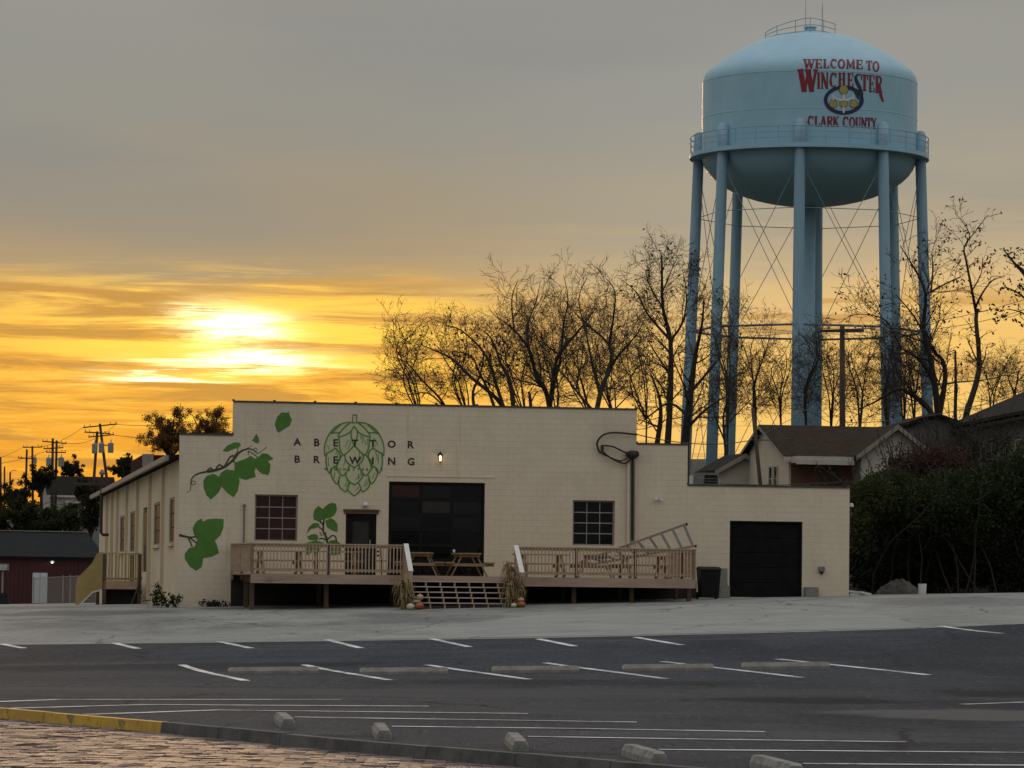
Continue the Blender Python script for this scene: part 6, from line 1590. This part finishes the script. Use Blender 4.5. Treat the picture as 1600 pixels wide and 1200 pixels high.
# ================================================================ THICKET AND SHRUBS AT THE RIGHT
def shrub(name, lab, cat, blobs, seed, lm, n, size, kind=None, twigs=0):
    rg = np.random.default_rng(seed); pts = []
    C = []; Wt = []
    for (px, py, Y, wpx, hpx, dpt_) in blobs:
        k = Y/F_PX; c = at(px, py, Y); C.append((c, wpx*k/2, dpt_/2, hpx*k/2)); Wt.append(wpx*hpx*dpt_)
    Wt = np.array(Wt)/sum(Wt); b0 = C[0][0]; zb = g(b0.x, b0.y)
    ctr = []
    for i in rg.choice(len(C), size=n//14, p=Wt):
        c, a, b, h = C[i]; v = rg.normal(0, 1, 3); v /= np.linalg.norm(v); r_ = rg.random()**.45*(.85+.3*rg.random())
        p = Vector((c.x+v[0]*a*r_, c.y+v[1]*b*r_, c.z+v[2]*h*r_)); p.z = max(p.z, g(p.x, p.y)+.05); ctr.append(p-Vector((b0.x, b0.y, zb)))
    me = leaf_mesh(ctr, .13, 14, size, rg)
    T = Tree(seed)
    for i in range(twigs):
        c, a, b, h = C[T.r.randrange(len(C))]; x = c.x+T.r.uniform(-.8, .8)*a; y = c.y+T.r.uniform(-.6, .6)*b
        p = Vector((x, y, g(x, y))); L_ = max(.8, (c.z+h-p.z)*T.r.uniform(.8, 1.25)); P = T.walk(p-Vector((b0.x, b0.y, zb)), Vector((T.r.gauss(0, .25), T.r.gauss(0, .25), 1)).normalized(), L_, 6, .13, .02)
        T.twig.tube(P, [.035-.004*q for q in range(len(P))], 4, cap=False); T.sub(P, .03, .012, 0, [(1.6, .8, 4, .2, .06, .35), (2.2, .4, 3, .2, .03, .2)])
    if kind:
        o = link(name, me, M[lm]); o.location = (b0.x, b0.y, zb); o['kind'] = kind; o['label'] = lab; o['category'] = cat
        return o
    o = thing(name, lab, cat, (b0.x, b0.y, zb)); 
    link('foliage', me, M[lm], o)
    if T.twig.v: T.twig.build('stems', M['twig'], o)
    return o
shrub('thicket', 'dense dark undergrowth filling the bank right of the garage annex', 'thicket', [(1400, 870, 141.5, 170, 120, 4), (1520, 870, 141.5, 170, 130, 4), (1640, 860, 141.5, 180, 140, 4), (1360, 870, 140, 90, 130, 3), (1460, 800, 142.5, 200, 130, 4), (1590, 790, 142.5, 190, 150, 4), (1390, 890, 137.5, 120, 90, 2), (1480, 890, 137.5, 140, 95, 2), (1590, 890, 137.5, 160, 95, 2)], 51, 'leaf_shade', 70000, .085, kind='stuff')
shrub('shrub', 'olive green shrub hugging the right corner of the annex', 'shrub', [(1366, 785, 136, 78, 78, 3), (1392, 765, 138, 70, 60, 3), (1348, 820, 135, 30, 80, 1.8)], 52, 'leaf_olive', 15000, .075, twigs=6)
shrub('shrub', 'reddish twiggy shrub in front of the white gable', 'shrub', [(1440, 735, 143, 110, 66, 2.5), (1482, 722, 143, 74, 60, 2)], 53, 'leaf_red', 6500, .07, twigs=48)
shrub('shrub', 'green shrub mass at the right edge below the grey house', 'shrub', [(1562, 775, 136.5, 130, 110, 3.4), (1615, 755, 137, 110, 130, 3.4), (1528, 805, 136, 90, 80, 2.6)], 54, 'leaf_green', 20000, .08, twigs=8)
shrub('shrub', 'dark green middle shrub of the bank between olive and red ones', 'shrub', [(1440, 800, 136.5, 140, 100, 3.4), (1482, 775, 138, 110, 80, 3)], 55, 'leaf_green', 17000, .08, twigs=8)
shrub('shrub', 'bare twiggy bush against the grey house wall', 'shrub', [(1545, 695, 147, 110, 80, 2.5), (1500, 700, 147, 60, 70, 2)], 56, 'leaf_dark', 900, .08, twigs=70)
shrub('shrub', 'thin bare saplings in front of the white front gable', 'shrub', [(1405, 720, 146, 60, 80, 2), (1430, 705, 146, 40, 60, 2)], 57, 'leaf_dark', 300, .07, twigs=30)
# weeds at the foot of the left corner
def weeds(lab, px, py, t, n, h, seed):
    rr_ = random.Random(seed); s = loc(px, py, t)[0]; zb = gl(s, t); o = thing('weed_clump', lab, 'weeds', wld(s, t, zb), YAW)
    st = MB(); tips = []
    for i in range(n):
        x, y = rr_.gauss(0, .18), rr_.gauss(0, .12); L_ = h*rr_.uniform(.4, 1.1); tx, ty = x+rr_.gauss(0, .16), y+rr_.gauss(0, .12)
        P = spl([(x, y, -.03), ((x+tx)/2, (y+ty)/2, L_*.6), (tx, ty, L_)], 3); st.tube(P, .006, 3, cap=False); tips += P[2:]
    st.build('stems', M['twig'], o); link('leaves', leaf_mesh(tips, .05, 4, .06, np.random.default_rng(seed)), M['leaf_green'], o)
weeds('green weeds growing at the foot of the side wall', 263, 945, -.5, 14, .55, 71)
weeds('tall thin weeds beside the side porch brace', 243, 945, -.2, 10, .7, 72)
weeds('low dead weeds at the facade foot below the lower mural leaves', 335, 946, -.25, 10, .16, 73)
# dirt heap, bucket, debris
p = on_ground(1405, 932, 100, 160); Yh = 133.2; c = at(1405, 931, Yh); rg = np.random.default_rng(8)
mb = MB(); n, m_ = 28, 14; zb = g(c.x, Yh)
for i in range(m_+1):
    for k in range(n):
        a = 2*math.pi*k/n; f = i/m_; hh = .50*(1-f**1.5)*(1+.22*math.sin(2*a+1)*f) + float(rg.normal(0, .03))*(1 if i < m_ else 0)
        mb.v.append((.82*f*math.cos(a)*(1+.12*math.sin(2*a)), .6*f*math.sin(a), hh-(.05 if i == m_ else 0)))
for i in range(m_):
    for k in range(n): mb.f.append((i*n+k, i*n+(k+1) % n, (i+1)*n+(k+1) % n, (i+1)*n+k))
o = mb.build('dirt_heap', M['gravel']); o.location = (c.x, Yh, zb); tag(o, 'low heap of dark dirt at the foot of the thicket', 'dirt heap')
c = at(1441, 928, 132.6); zb = g(c.x, c.y)
bk = thing('bucket', 'white plastic bucket beside the dirt heap', 'bucket', (c.x, c.y, zb))
MB().lathe([(.001, .01), (.125, .01), (.145, .36), (.152, .36), (.152, .33), (.150, .33), (.130, 0), (.001, 0)], 24).build('pail', M['white'], bk, smooth=False)
MB().tube([(.15*math.cos(a), .02, .34-.10*math.sin(a)) for a in [math.pi*k/10 for k in range(11)]], .005, 5).build('handle', M['gutter'], bk)
for (x, y, L_, rz, tilt, lab) in ((1342, 929, .62, .12, .02, 'long white board lying at the right corner of the annex'), (1338, 925, .55, -.15, .10, 'tilted white board on top of the debris by the annex corner'), (1352, 927, .42, .5, .16, 'short white board end leaning on the debris by the annex corner')):
    c = at(x, y, 130.6); o = MB().box(-L_/2, L_/2, -.06, .06, -.035, .035).build('white_board', M['white']); o.location = (c.x, c.y, max(c.z, g(c.x, c.y)+.03)); o.rotation_euler = (0, tilt, rz); tag(o, lab, 'board', 'boards by the annex corner')
s, z = loc(1331.5, 789, .15)
o = rooted('corner_light', 'small white light on the right corner of the annex', 'lamp', S4, .15, z)
MB().box(.0, .05, -.05, .05, -.05, .05).build('base', M['white'], o)
MB().lathe([(.03, .06), (.07, .03), (.08, -.06)], 10, (.10, 0, 0), cap=True).build('head', M['white'], o)
